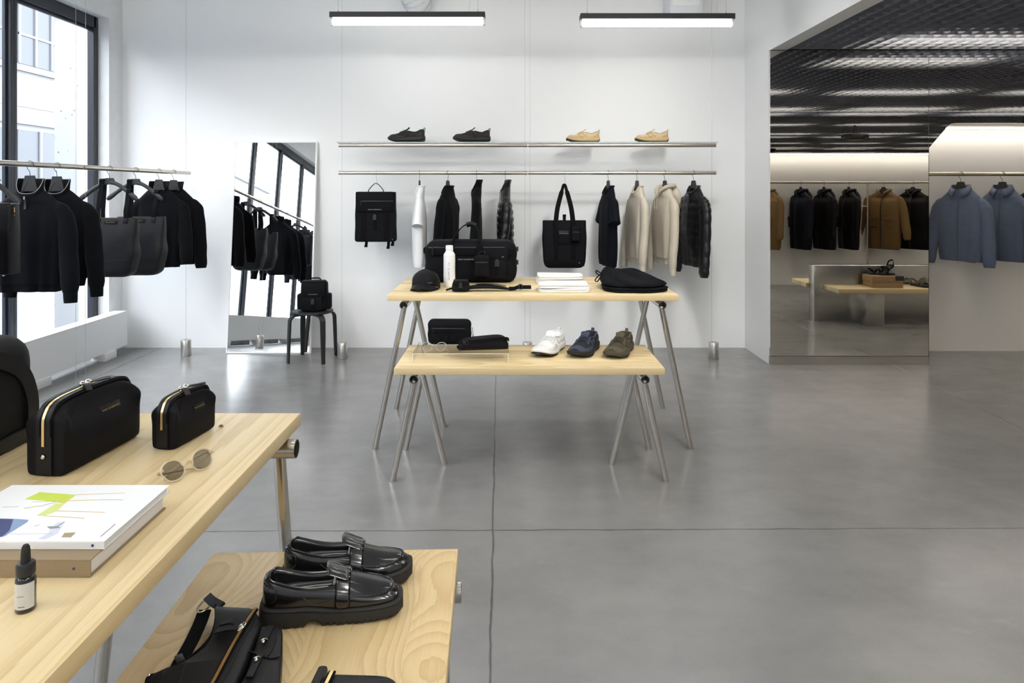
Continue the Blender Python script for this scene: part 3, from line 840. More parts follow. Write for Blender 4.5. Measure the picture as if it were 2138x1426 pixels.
M['steel_b'] = plain('satin_steel_beam', (.60, .57, .53, 1), .24, metal=1)
M['steel_leg'] = plain('satin_steel_leg', (.60, .57, .53, 1), .27, metal=1)

# ------------------------------------------------------------------ shoes
def shoe(name, lab, loc, rz, L, up, sole, outs, kind='sneaker', grp=None, mir=1, lacem=None, overm=None, tonguem=None, inner=None, toecap=None):
    """toe towards local +X; mir=-1 for the other foot"""
    t = thing(name, lab, 'shoe', loc, rz, grp)
    k = L/.30
    def st(s):
        w = keyed(W_, s); z0 = keyed(Z0, s); cy = keyed(CY_, s)*mir
        return w, z0, cy
    if kind == 'sneaker':
        W_ = [(0, .018), (.02, .028), (.07, .036), (.2, .038), (.4, .040), (.6, .048), (.75, .051), (.88, .046), (.96, .034), (1, .018)]
        Z0 = [(0, .048), (.3, .044), (.6, .034), (.8, .032), (.92, .037), (1, .045)]
        CY_ = [(0, 0), (.4, 0), (.75, .004), (1, -.006)]
        ZC_ = [(0, .098), (.04, .104), (.12, .096), (.22, .083), (.32, .085), (.42, .093), (.50, .094), (.56, .087), (.66, .075), (.8, .062), (.92, .056), (1, .052)]
        ZT_ = [(.50, .104), (.56, .098), (.66, .086), (.8, .074), (.9, .069), (.96, .064), (1, .056)]
        CO_ = [(0, .013), (.03, .024), (.1, .030), (.25, .031), (.42, .028), (.5, .027), (.66, .030), (.8, .034), (.92, .030), (1, .010)]
        o0, o1, zin = .055, .485, .055
    else:
        W_ = [(0, .016), (.02, .027), (.07, .035), (.2, .038), (.4, .038), (.6, .047), (.75, .050), (.88, .043), (.96, .031), (1, .014)]
        Z0 = [(0, .043), (.25, .040), (.5, .034), (.75, .033), (1, .036)]
        CY_ = [(0, 0), (.4, 0), (.75, .005), (1, -.004)]
        ZC_ = [(0, .096), (.04, .100), (.12, .094), (.25, .082), (.40, .076), (.50, .078), (.56, .078), (.66, .070), (.8, .060), (.92, .053), (1, .045)]
        ZT_ = [(.50, .098), (.56, .095), (.66, .083), (.8, .070), (.9, .064), (.96, .058), (1, .047)]
        CO_ = [(0, .012), (.03, .024), (.1, .031), (.25, .034), (.42, .034), (.5, .033), (.66, .036), (.8, .036), (.92, .026), (1, .008)]
        o0, o1, zin = .055, .535, .050
    ss = [0, .012, .03, o0-.004, o0+.008, .10, .16, .23, .31, .39, .46, o1-.012, o1+.004, o1+.04, .60, .66, .73, .80, .87, .92, .955, .98, 1.0]
    ss = sorted(set(round(q, 4) for q in ss))
    def sec(s):
        w, z0, cy = st(s); co = keyed(CO_, s); zc = keyed(ZC_, s); op = o0 < s < o1
        pts = []
        for i in range(6):
            q = i/5
            y = w+(co-w)*q**1.7+.004*sin(pi*q); z = z0+(zc-z0)*q**.85
            pts.append((y, z))
        if op:
            pts += [(co-.005, zc+.001), (co-.009, zc-.012), (co-.006, zin+.01), (0, zin)]
        else:
            zt = keyed(ZT_, s) if s > .4 else zc+.001
            pts += [(co*.82, zc+(zt-zc)*.40), (co*.6, zc+(zt-zc)*.72), (co*.3, zc+(zt-zc)*.94), (0, zt)]
        full = [(y, z) for y, z in pts] + [(-y, z) for y, z in pts[-2::-1]]
        x = -L/2+s*L
        return [Vector((x, (cy+y*k), z*k)) for y, z in full]
    rings = [sec(s) for s in ss]
    mb = MB(); mb.loft(rings, True, True, closed=False)
    uo = mb.build('upper', up, t, sub=2, ang=180)
    # sole
    if kind == 'sneaker':
        ZB = [(0, .022), (.05, .008), (.12, .0), (.6, .0), (.75, .004), (.88, .013), (1, .030)]
        SX = .010
    else:
        ZB = [(0, .002), (.03, 0), (.60, .0), (.8, .001), (.93, .006), (1, .014)]
        SX = .008
    s2 = [0, .008, .025, .05, .09, .14, .2, .27, .34, .41, .48, .55, .62, .69, .76, .82, .87, .91, .945, .97, .99, 1.0]
    def sring(s, zlo, zhi, grow, mid=True):
        w, z0, cy = st(s)
        w = w+grow*(1 if .03 < s < .97 else .75)
        a, b_ = zlo(s), zhi(s)
        x = -L/2-.006+s*(L+.014)
        ys = [(w*.90, a), (w, a+.25*(b_-a)), (w*1.005, a+.6*(b_-a)), (w*.94, b_), (0, b_)]
        full = ys + [(-y, z) for y, z in ys[-2::-1]]+[(0, a)]
        return [Vector((x, cy+y*k, z*k)) for y, z in full]
    if kind == 'sneaker':
        zl = lambda s: keyed(ZB, s)+.007; zh = lambda s: keyed(Z0, s)+.007
        mb = MB(); mb.loft([sring(s, zl, zh, SX) for s in s2]); so = mb.build('midsole', sole, t, sub=1, ang=60)
        mb = MB(); mb.loft([sring(s, lambda s: keyed(ZB, s), lambda s: keyed(ZB, s)+.0085, SX-.003) for s in s2]); mb.build('outsole', outs, so, ang=50)
        if outs is not sole:
            mb = MB(); mb.box((L/2+.002, st(1)[2]*1.0, .027*k), (.016, .030*k, .016*k), Matrix.Rotation(-.5, 3, 'Y'), .005); mb.build('toe_bumper', outs, so)
        mb = MB()
        for s_ in (-1, 1):
            for dz in (.010, .017):
                pts = []
                for i in range(16):
                    s = .10+.55*i/15; w, z0, cy = st(s); pts.append(Vector((-L/2+s*L, cy+s_*(w+SX*1.02)*k, (keyed(ZB, s)+dz+.006*sin(pi*i/15))*k)))
                mb.tube(pts, .0013, 6)
        mb.build('sole_groove', overm or sole, so)
    else:
        lug = lambda s: .0085 if .30 < s < .43 else 0
        s3 = []
        for i in range(111): s3.append(i/110)
        def zlo(s):
            z = keyed(ZB, s)
            if .315 < s < .435: z += .015*min(1, (s-.315)/.03, (.435-s)/.03)
            elif .47 < s < .93 and ((s-.47)/.043) % 1 < .34: z += .0042
            elif .05 < s < .31 and ((s-.05)/.06) % 1 < .16: z += .0035
            return z
        mb = MB(); mb.loft([sring(s, zlo, lambda s: keyed(Z0, s)-.006, SX) for s in s3]); so = mb.build('lug_sole', sole, t, ang=35)
        mb = MB(); mb.loft([sring(s, lambda s: keyed(Z0, s)-.008, lambda s: keyed(Z0, s)+.003+.004*math.exp(-((s-.35)/.08)**2), SX-.001) for s in s2]); mb.build('welt', outs, so, sub=1, ang=60)
    def on_top(s, v, lift=.002):
        "point on the upper: station s, v in [-1,1] across the section"
        g = sec(s); n = len(g); q = (v+1)/2*(n-1); i = min(int(q), n-2); p = g[i].lerp(g[i+1], q-i)
        c_ = Vector((p.x, keyed(CY_, s)*mir, keyed(Z0, s)*k+.01))
        d = (p-c_); d.normalize()
        return p+d*lift, d
    if kind == 'sneaker':
        om = overm or up
        # tongue
        mb = MB(); rr = []
        for i in range(9):
            q = i/8; s = .535-.115*q
            x = -L/2+s*L; zz = keyed([(0, .096), (.4, .106), (.8, .117), (1, .124)], q)*k; wd = (.020+.006*q)*k
            rr.append([Vector((x, wd*cos(a), zz+.004*sin(a)+.005*(1-cos(a)**2))) for a in [2*pi*j/12 for j in range(12)]])
        mb.loft(rr); mb.build('tongue', tonguem or up, t, sub=1, ang=80)
        # laces
        lm = lacem or up
        for i in range(5):
            s = .515+.036*i
            a, _ = on_top(s+.014, -.34, .003); b_, _ = on_top(s-.006, .34, .003); m_, _ = on_top(s+.004, 0, .005)
            mb = MB(); mb.strap(smooth_path([a, (a+m_)/2+V(0, 0, .003), m_, (b_+m_)/2+V(0, 0, .003), b_], 9), .0075*k, .0032, V(1, 0, .3)); mb.build('lace', lm, t)
        # overlays, eyestay and side letters
        def patch(nm, s0, s1, v0, v1, mat, lift=.0016, ns=8, nv=10, par=None):
            mb = MB(); g = [[mb.bm.verts.new(on_top(s0+(s1-s0)*i/ns, (v0(i/ns) if callable(v0) else v0)*(1-j/nv)+(v1(i/ns) if callable(v1) else v1)*j/nv, lift)[0]) for j in range(nv+1)] for i in range(ns+1)]
            for i in range(ns):
                for j in range(nv): mb.face((g[i][j], g[i+1][j], g[i+1][j+1], g[i][j+1]))
            o = mb.build(nm, mat, t, sub=1, ang=80); sm = o.modifiers.new('solid', 'SOLIDIFY'); sm.thickness = .0022; sm.offset = 0
            return o
        patch('toe_cap', .87, .985, -.92, .92, om, ns=5, nv=16)
        for s_ in (-1, 1):
            patch('eyestay', .44, .70, lambda q: s_*(.36-.02*q), lambda q: s_*(.50+.02*q), om, ns=9, nv=3)
            patch('side_overlay', .50, .88, lambda q: s_*(.82-.30*q), s_*.985, om, ns=10, nv=5)
            patch('heel_counter', .012, .20, lambda q: s_*(.56+.26*q), s_*.985, om, ns=6, nv=5)
            zig = [(.66, .62), (.58, .90), (.53, .56), (.44, .90), (.38, .56), (.30, .66)]
            pts = []
            for (s0, v0), (s1, v1) in zip(zig[:-1], zig[1:-1]):
                for j in range(6): pts.append(on_top(s0+(s1-s0)*j/6, s_*(v0+(v1-v0)*j/6), .0020)[0])
            mb = MB(); mb.tube(pts, .0042*k, 8, flat=.5); mb.build('side_stripe', om, t)
        # heel tab
        x = -L/2; z = .099*k
        mb = MB(); mb.strap(smooth_path([(x+.004, 0, z-.03*k), (x-.004, 0, z), (x-.007, 0, z+.018*k), (x-.002, 0, z+.025*k), (x+.004, 0, z+.018*k), (x+.008, 0, z-.002)], 16), .014*k, .0025, V(0, 1, 0)); mb.build('heel_tab', om, t)
        # padded collar
        pts = [on_top(s, -.40, .001)[0] for s in (.44, .36, .28, .2, .12, .07)] + [Vector((-L/2+.05*L*.5, 0, .1045*k))] + [on_top(s, .40, .001)[0] for s in (.07, .12, .2, .28, .36, .44)]
        mb = MB(); mb.tube(smooth_path(pts, 36), .0055*k, 10); mb.build('collar', om, t)
    else:
        # rolled top line
        pts = [on_top(s, -.40, .0005)[0] for s in (.53, .46, .36, .28, .2, .12, .07)] + [Vector((-L/2+.035*L, 0, .1005*k))] + [on_top(s, .40, .0005)[0] for s in (.07, .12, .2, .28, .36, .46, .53)]
        mb = MB(); mb.tube(smooth_path(pts, 40), .0028, 8); mb.build('top_line', up, t)
        # tongue flap standing up from the vamp
        mb = MB(); rr = []
        for i in range(8):
            q = i/7; s = .62-.17*q; x = -L/2+s*L; zz = keyed([(0, .092), (.4, .100), (.75, .108), (1, .113)], q)*k; wd = (.030+.001*q)*k
            rr.append([Vector((x+.004*cos(a)**2, wd*cos(a), zz+(.0028)*sin(a)-.006*k*cos(a)**2)) for a in [2*pi*j/16 for j in range(16)]])
        mb.loft(rr); mb.build('tongue', up, t, sub=1, ang=80)
        # penny strap over the instep and its keeper
        mb = MB()
        pa = [on_top(.585, v, .0035)[0] for v in (-.95, -.8, -.6, -.4, -.25, -.1, 0, .1, .25, .4, .6, .8, .95)]
        pts = smooth_path(pa, 26); dirs = [V(1, 0, -.30)]*26
        mb.strap(pts, .036*k, .004, dirs); stp = mb.build('penny_strap', up, t, sub=1, ang=80)
        mb = MB()
        for dx in (-.016, .016):
            pts2 = [p+V(dx*k, 0, .0022-dx*.30) for p in pts[8:18]]
            mb.tube(pts2, .0012, 6)
        for j in (9, 11, 14, 16):
            p = pts[j]; mb.tube([p+V(-.014*k, 0, .0062), p+V(.014*k, 0, -.0022)], .0012, 6)
        mb.build('strap_stitching', up, stp)
        # apron seam
        pts = [on_top(s, -v, .001)[0] for s, v in ((.60, .66), (.7, .62), (.8, .56), (.88, .48), (.93, .32))] + [on_top(.95, 0, .001)[0]] + [on_top(s, v, .001)[0] for s, v in ((.93, .32), (.88, .48), (.8, .56), (.7, .62), (.60, .66))]
        mb = MB(); mb.tube(smooth_path(pts, 44), .0022, 8); mb.build('apron_seam', up, t)
        for s_ in (-1, 1):
            mb = MB()
            pts = [on_top(s, s_*v, .0006)[0] for s, v in ((.30, .66), (.38, .86), (.48, .80), (.56, .66), (.60, .64))]
            mb.tube(smooth_path(pts, 18), .0012, 6); mb.build('side_seam', up, t)
        mb = MB(); pts = [on_top(s, v, .0006)[0] for s, v in ((.015, .50), (.05, .55), (.10, .56), (.11, .75), (.07, .9))]; mb.tube(smooth_path(pts, 14), .0012, 6)
        mb.build('heel_seam', up, t)
        mb = MB(); mb.bx(L*.005, L*.03, -.014, .014, .062*k, .078*k, .003); mb.build('white_stuffing', M['white_cotton'], t)
        mb = MB(); mb.bx(-L*.42, L*.03, -.028*k, .028*k, .0505*k, .0525*k); mb.build('insole', M['blk_inner'], t)
    return t

# ------------------------------------------------------------------ bag details
def buckle(par, c, s=1.0):
    mb = MB(); c = Vector(c)
    mb.prism([(-.013*s, -.022*s), (.013*s, -.022*s), (.013*s, .006*s), (.007*s, .020*s), (-.007*s, .020*s), (-.013*s, .006*s)], lambda u, v, h: c+V(u, h, v), -.009*s, 0)
    o = mb.build('buckle', M['blk_plastic'], par, bev=.0015)
    mb = MB(); mb.prism([(-.006*s, -.010*s), (.006*s, -.010*s), (0, .006*s)], lambda u, v, h: c+V(u, h, v), -.0105*s, -.008*s); mb.build('buckle_catch', M['dark_metal'], o)
    return o
def strip(par, name, x0, x1, y, z0, z1, mat, th=.004, bev=.001):
    mb = MB(); mb.bx(x0, x1, y-th, y, z0, z1, bev); return mb.build(name, mat, par)

def dopp(name, lab, loc, rz, L, W, Hh, grp, rivet=True, tagline=True):
    "toiletry bag: zip arching along the top and down the ends"
    t = thing(name, lab, 'toiletry bag', loc, rz, grp)
    def sec(x):
        q = abs(x)/(L/2)
        wb = W/2*keyed([(0, 1.0), (.7, .98), (.93, .94), (1, .88)], q)
        bul = W*.05*(1-q**2)
        zt = Hh*keyed([(0, 1.0), (.55, .985), (.8, .955), (.93, .90), (1, .82)], q)
        w3 = keyed([(0, .48), (.5, .48), (.72, .56), (.86, .92), (.95, 1.16), (1, 1.10)], q)*wb
        z3 = Hh*keyed([(0, .86), (.55, .84), (.75, .80), (.88, .75), (1, .72)], q)
        tw = min(.24*W, .016)
        pts = [(wb*.80, 0), (wb*.97, .004), (wb, .02), (wb+bul, Hh*.30), (wb+bul*.8, Hh*.52), ((w3+wb)/2+bul*.4, (z3+Hh*.5)/2), (w3, z3), (w3*.5+tw*.6, z3+(zt-z3)*.62), (tw, zt-.002), (0, zt)]
        return [Vector((x, y, z)) for y, z in pts]+[Vector((x, -y, z)) for y, z in pts[-2::-1]]
    xs = [-.5, -.497, -.48, -.455, -.42, -.37, -.31, -.22, -.11, 0, .11, .22, .31, .37, .42, .455, .48, .497, .5]
    rings = [sec(x*L) for x in xs]
    mb = MB(); mb.loft(rings); mb.build('body', M['blk_cotton'], t, sub=1, ang=75)
    def top(x, lift): 
        q = abs(x)/(L/2); return V(x, 0, Hh*keyed([(0, 1.0), (.55, .985), (.8, .955), (.93, .90), (1, .82)], q)+lift)
    def zpath(lift, z_end):
        pts = [V(-L/2-lift, 0, z_end), V(-L/2-lift, 0, Hh*.55), V(-L/2-lift, 0, Hh*.74), V(-L/2-lift*.7+.001, 0, Hh*.82), ]
        pts += [top(x*L, lift) for x in (-.475, -.44, -.39, -.3, -.15, 0, .15, .3, .39, .44, .475)]
        pts += [V(L/2+lift*.7-.001, 0, Hh*.82), V(L/2+lift, 0, Hh*.74), V(L/2+lift, 0, Hh*.55), V(L/2+lift, 0, z_end)]
        return smooth_path(pts, 60)
    bw = min(W*.42, .034)
    mb = MB(); mb.strap(zpath(.002, .004), bw, .004, V(0, 1, 0)); bo = mb.build('leather_band', M['blk_leather'], t, ang=80)
    for s in (-1, 1):
        pth = [p+V(0, s*bw*.33, 0) for p in zpath(.0048, Hh*.55)]
        mb = MB(); mb.strap(pth, bw*.26, .003, V(0, 1, 0)); mb.build('band_edge', M['blk_leather'], bo, ang=80)
    zp = zpath(.0052, Hh*.42)
    mb = MB(); mb.strap(zp, .0058, .0022, V(0, 1, 0)); zo = mb.build('zip', M['gold'], t, ang=80)
    mb = MB()
    ln = 0
    for i in range(len(zp)-1):
        d = zp[i+1]-zp[i]; m_ = max(1, int(d.length/.0024))
        for j in range(m_):
            p = zp[i]+d*(j/m_); mb.box(p+d.normalized().cross(V(0, 1, 0))*-.0012, (.0011 if abs(d.x) > abs(d.z) else .0014, .0050, .0011 if abs(d.z) > abs(d.x) else .0014))
    mb.build('zip_teeth', M['gold'], zo)
    # two sliders meeting, each with a leather tab
    x0 = -L*.02
    mb = MB()
    for s in (-1, 1):
        mb.box((x0+s*.008, 0, Hh+.009), (.012, .009, .005), None, .0015)
        mb.tube([V(x0+s*.008, 0, Hh+.012)+V(.007*cos(a), .0045*sin(a), .003*sin(a)) for a in [2*pi*i/16 for i in range(16)]], .0013, 6, closed=True)
    mb.build('zip_slider', M['chrome'], zo)
    for s, dy in ((-1, -1), (1, -1)):
        a = V(x0+s*.012, -.004, Hh+.011)
        mb = MB(); mb.strap(smooth_path([a, a+V(s*.006, -.012, .002), a+V(s*.020, -.030, -.006 if s < 0 else .004)], 8), .012, .0025, V(1, .4*s, 0)); mb.build('leather_tab', M['blk_leather'], zo)
    if rivet:
        mb = MB(); mb.ball((-L/2-.006, 0, Hh*.28), (.003, .0048, .0048)); mb.build('stud', M['chrome'], t)
    if tagline:
        g = sec(L*.14); q = g[-1-3]; 
        a, b_ = sec(L*.1)[-1-3], sec(L*.1)[-1-6]
        nrm = V(0, -(b_.z-a.z), (b_.y-a.y)).normalized()
        if nrm.y > 0: nrm = -nrm
        ctr = a.lerp(b_, .62)+nrm*.0035+V(L*.10, 0, 0)-V(L*.1, 0, 0)
        upv = (b_-a).normalized(); xv = V(1, 0, 0)
        Mx = Matrix((xv, upv, nrm)).transposed().to_4x4(); Mx.translation = ctr
        mb = MB(); mb.box((0, 0, 0), (L*.27, L*.085, .0035), None, .001); mb.xform(Mx); po = mb.build('leather_patch', M['blk_leather'], t)
        M2 = Mx.copy(); M2.translation = ctr+nrm*.0022
        text(po, 'WANT LES ESSENTIELS', L*.0235, M2, M['gold_foil'])
    return t
M['blk_cotton'] = plain('black_coated_canvas', (.0058, .0058, .0072, 1), .62, spec=.15, bump=.14, bscale=420)

def spectacles(name, lab, loc, rz, rimm, lens, grp=None, w=.145, tilt=0.0, folded=True):
    t = thing(name, lab, 'glasses', loc, 0, grp, rot=(tilt, 0, rz))
    for s in (-1, 1):
        cx = s*w*.245; pts = []
        for i in range(28):
            a = 2*pi*i/28; x, z = sup(a, w*.178, w*.155, 2.15)
            pts.append(V(cx+x+(s*.003*(z > 0)), 0, w*.155+z+.003))
        mb = MB(); mb.tube(pts, .0018, 8, closed=True); ro = mb.build('rim', rimm, t)
        mb = MB(); mb.loft([[p+V(0, .0008, 0) for p in pts], [p+V(0, -.0008, 0) for p in pts]]); mb.build('lens', lens, ro)
        mb = MB(); p0 = V(s*w*.445, .002, w*.235)
        mb.tube([p0+V(-s*.006, -.002, 0), p0+V(s*.006, .002, 0)], .0032, 8)
        if folded:
            z_ = w*.235+(.004 if s > 0 else -.004)
            pth = [p0+V(s*.005, .004, 0), V(s*w*.42, .016+.004*s, z_), V(s*w*.1, .022+.004*s, z_-.006), V(-s*w*.25, .023+.004*s, z_-.016), V(-s*w*.38, .022+.004*s, z_-.034)]
        else:
            pth = [p0+V(s*.005, .004, 0), p0+V(s*.006, .05, -.002), p0+V(s*.002, .10, -.008), p0+V(-s*.006, .135, -.030)]
        mb.tube(smooth_path(pth, 22), .0019, 8); mb.build('temple', rimm, t)
    mb = MB(); mb.tube(smooth_path([V(-w*.065, 0, w*.19), V(0, -.003, w*.225), V(w*.065, 0, w*.19)], 9), .0023, 8); mb.build('bridge', rimm, t)
    return t
def clearmat(name, tint, r=.02, k=1.6):
    return glass(name, tint, r, k)
M['acrylic'] = glass('clear_acrylic', (.955, .955, .95, 1), .0, .85)
M['acrylic_edge'] = plain('bright_acrylic_edge', (.80, .82, .82, 1), .15)
M['clear_frame'] = plain('champagne_acetate', (.62, .50, .34, 1), .18, coat=.4)
M['smoke_frame'] = plain('smoky_clear_acetate', (.36, .33, .30, 1), .18, coat=.4)
M['tint_lens'] = glass('grey_lens', (.62, .62, .63, 1), .0, 1.0)
M['clear_lens'] = glass('clear_lens', (.96, .96, .96, 1), .0, 1.0)
# ================================================================== THE FAR WALL RAILS
ya = 5.90
x0, xm, x1 = (707-CX)*ya/F, .132, (1495-CX)*ya/F
rail(x0, ya, xm-.002, ya, RZ, 'lower hanging rail on the wire side nearer the leaning mirror, holding the canvas backpack')
rail(xm+.002, ya, x1, ya, RZ, 'lower hanging rail on the wall holding the tote bag and beige hoodie')
def shelf(xa, xb, lab):
    t = thing('wall_shelf', lab, 'shelf', (xa, ya, 1.842), 0, 'steel shoe shelves'); Ln = xb-xa
    for yy in (0,):
        mb = MB(); mb.tube([(.004, yy, 0), (Ln-.004, yy, 0)], .0175, 20)
        mb.build('tube', M['steel_shelf'], t)
        mb = MB()
        for xx in (.002, Ln-.010): mb.tube([(xx, yy, 0), (xx+.008, yy, 0)], .018, 20)
        mb.build('end_cap', M['steel_x'], t)
    mb = MB(); mb.bx(-.012, Ln+.012*(xb > 1), -.022, .185, .0195, .0275); mb.build('glass_plate', M['shelf_glass'], t)
    mb = MB(); mb.bx(-.012, Ln+.012*(xb > 1), -.0225, -.0215, .0195, .0275); mb.build('plate_edge', M['shelf_edge'], t)
    mb = MB(); xx = .1
    while xx < Ln-.05:
        mb.lathe([(0, -.0005), (.0035, -.0005), (.0035, .002), (0, .002)], (xx, 0, .0178), 10); xx += .1235
    mb.build('pin', M['chrome'], t)
    return t
M['steel_shelf'] = steel('brushed_steel_shelf', (.56, .52, .47, 1), .30, 0)
M['shelf_glass'] = glass('shelf_glass', (.965, .975, .97, 1), 0, .9)
M['shelf_edge'] = plain('glass_edge', (.42, .46, .45, 1), .3)
shelf(x0, xm-.002, 'glass wall shelf on a steel tube carrying the two black sneakers')
shelf(xm+.002, x1, 'glass wall shelf on a steel tube carrying the two tan sneakers')
zsh = 1.842+.0278
wires([((714-CX)*ya/F, ya)], 'single thin wire holding the far wall shelf beside the leaning mirror')
wires([((1096-CX)*ya/F, ya+.02), ((1107-CX)*ya/F, ya+.02)], 'pair of thin wires at the joint of the far wall shelf')
wires([((1486-CX)*ya/F, ya)], 'single thin wire at the shelf end with the tan sneakers')
weight((715-CX)*ya/F, ya, 'steel cylinder weight on the floor beside the black stool', 'floor weights under wires')
weight((1101-CX)*ya/F, ya, 'steel cylinder weight on the floor behind the white sneaker', 'floor weights under wires')
weight((1490-CX)*ya/F, ya, 'steel cylinder weight on the floor below the long black puffer jacket', 'floor weights under wires')
# ---- shoes on the shelf
def far_shoe(px0, px1, y, rz, lab, mats, L=.305):
    cx = ((px0+px1)/2-CX)*y/F
    return shoe('sneaker', lab, (cx, y, zsh+.001), rz, L, *mats[0], **mats[1])
M['shoe_blk'] = plain('black_mesh_upper', (.011, .0105, .009, 1), .75, bump=.15, bscale=300)
M['shoe_blk_sole'] = plain('black_foam', (.012, .0115, .010, 1), .6)
M['shoe_tan'] = plain('tan_mesh', (.62, .50, .31, 1), .75, bump=.12, bscale=300)
M['shoe_tan_o'] = plain('tan_suede', (.52, .385, .20, 1), .85)
M['shoe_tan_s'] = plain('tan_foam', (.55, .40, .205, 1), .6)
bk = ((M['shoe_blk'], M['shoe_blk_sole'], M['shoe_blk_sole']), dict(overm=M['shoe_blk_sole'], grp='black sneakers on the shelf'))
tn = ((M['shoe_tan'], M['shoe_tan_s'], M['shoe_blk_sole']), dict(overm=M['shoe_tan_o'], lacem=M['shoe_tan_o'], tonguem=M['shoe_tan'], grp='tan sneakers on the shelf'))
far_shoe(810, 888, 5.99, pi-.10, 'black sneaker in profile on the shelf, the one further from the tan sneakers', bk, .315)
far_shoe(949, 1022, 5.99, pi+.30, 'black sneaker on the shelf turned slightly, the one nearer the tan sneakers', bk, .315)
far_shoe(1184, 1251, 6.0, pi+.12, 'tan sneaker on the shelf beside the shelf joint', tn, .28)
far_shoe(1327, 1395, 6.0, pi+.08, 'tan sneaker on the shelf above the beige hoodie', tn, .28)

# ---- clothes on the lower rail
def hung(px, fn, lab_h, rz, **kw):
    x = (px-CX)*ya/F
    hanger((x, ya, RZ), rz, lab_h)
    return x
def far_garment(px, hl, rz, *a, **kw):
    x = (px-CX)*ya/F
    hanger((x, ya, RZ), rz, hl, fit=(kw.get('neck', -.120), kw.get('sho', -.228), kw.get('W', .225)))
    return garment(a[0], a[1], a[2], (x, ya, RZ), rz, *a[3:], grp=None, **kw)
far_garment(876, 'black hanger holding the white tee', -pi/2+.10, 'tshirt', 'white short-sleeved tee hanging edge-on above the baseball cap', 't-shirt', M['white_cotton'], sleeve='short', sl=.45, L=.80, seed=3, W=.205, T=.055, splay=.02, hem=False, folds=.008)
far_garment(935, 'black hanger holding the plain black sweater', -pi/2-.22, 'sweater', 'plain black knit sweater hanging edge-on between white tee and black hoodie', 'sweater', M['knit_b'], sl=.84, L=.78, seed=4, W=.205, T=.062, collar='crew')
far_garment(995, 'black hanger holding the slim black hooded top', -pi/2+.02, 'hooded_top', 'black hooded top hanging edge-on behind the duffel bag handle', 'top', M['knit_b'], sl=.82, L=.74, seed=5, W=.20, T=.042, collar='stand', zipm=M['blk_zip'])
far_garment(1055, 'black hanger holding the puffer jacket above the duffel', -pi/2+.05, 'puffer_jacket', 'black quilted puffer jacket hanging above the duffel bag', 'jacket', M['puffer'], sl=.74, L=.74, seed=6, W=.20, T=.060, collar='stand', quilt=.062, hem=False, zipm=M['blk_zip'])
far_garment(1270, 'black hanger holding the navy short-sleeved shirt', -pi/2+.12, 'short_sleeved_shirt', 'dark navy short-sleeved shirt hanging beside the tote bag', 'shirt', M['navy_shirt'], sl=.43, sleeve='short', L=.80, seed=7, W=.205, T=.050, collar='crew', hem=False, folds=.012)
far_garment(1330, 'black hanger holding the beige crewneck', -pi/2+.13, 'sweatshirt', 'beige crewneck sweatshirt hanging next to the beige hoodie', 'sweatshirt', M['beige'], rib=M['beige'], sl=.835, L=.775, seed=8, W=.205, T=.058, collar='crew')
far_garment(1388, 'black hanger holding the beige hoodie', -pi/2+.17, 'hoodie', 'beige hoodie with hood hanging over its back', 'hoodie', M['beige'], rib=M['beige'], sl=.855, L=.775, seed=9, W=.205, T=.060, collar='hood')
far_garment(1448, 'black hanger at the end of the rail holding the long puffer', -pi/2+.22, 'puffer_jacket', 'long black quilted puffer jacket last on the far wall rail', 'jacket', M['puffer'], sl=.93, L=.80, seed=10, W=.20, T=.052, collar='crew', quilt=.070, hem=False, zipm=M['blk_zip'], sw=1.05)

# ---- backpack on the rail
def hook(x, y, z, lab):
    t = thing('hook', lab, 'hook', (x, y, z), 0, 'steel wire hooks on the rail')
    R = .0205; pts = [V(0, R*cos(q), R*sin(q)) for q in [radians(-40+i*14) for i in range(17)]]
    pts += [V(0, -.010, -.032), V(.002, -.002, -.052), V(.004, 0, -.072), V(.006, -.004, -.092), V(.004, -.010, -.100), V(0, -.014, -.094)]
    mb = MB(); mb.tube(pts, .0016, 8); mb.build('wire', M['wire'], t)
hx = (786-CX)*ya/F
hook(hx, ya, RZ, 'wire hook holding the canvas backpack')
bp = thing('backpack', 'black canvas backpack with flap and buckle hanging from the rail near the mirror', 'backpack', (hx, ya-.02, RZ-.592), .03)
w2 = .352
mb = MB(); roundbox(mb, w2, .11, .428, .02, 7, wf=lambda t: 1.0-.045*t, fold=.003, seed=2, rt=.008); mb.build('body', M['blk'], bp)
fo = strip(bp, 'flap', -.152, .152, -.053, .258, .43, M['blk'], .010, .004)
strip(bp, 'flap_edge', -.148, .148, -.064, .258, .294, M['blk_webbing'], .002)
zb = strip(bp, 'zip', -.118, .158, -.064, .345, .352, M['blk_zip'], .003)
mb = MB(); mb.box((-.116, -.069, .325), (.007, .003, .045), None, .001); mb.build('zip_pull', M['blk_leather'], zb)
for xx in (-.098, .098):
    strip(bp, 'webbing_strap', xx-.021, xx+.021, -.055, .012, .262, M['blk_webbing'], .004)
strip(bp, 'centre_strap', -.014, .014, -.055, .105, .26, M['blk_webbing'], .004)
buckle(bp, (0, -.062, .215), 1.15)
mb = MB(); mb.strap(smooth_path([(-.066, 0, .425), (-.058, 0, .45), (-.02, 0, .492), (0, 0, .502), (.02, 0, .492), (.058, 0, .45), (.066, 0, .425)], 22), .022, .004, V(0, 1, 0)); mb.build('carry_handle', M['blk_webbing'], bp)
for xx, zz in ((-.085, -.040), (.105, -.055), (.142, -.030)):
    mb = MB(); mb.strap([(xx, .02, .01), (xx, .015, zz*.5), (xx-.003, .012, zz)], .024, .005, V(1, 0, 0)); mb.box((xx-.003, .012, zz), (.028, .010, .018), None, .003); mb.build('strap_end', M['blk_webbing'], bp)
text(bp, 'WANT LES ESSENTIELS', .0105, face_front((.0, -.0662, .277)), M['print_light'], sp=1.1)
text(bp, 'W', .011, face_front((.15, -.0575, .022)), M['print_light'])

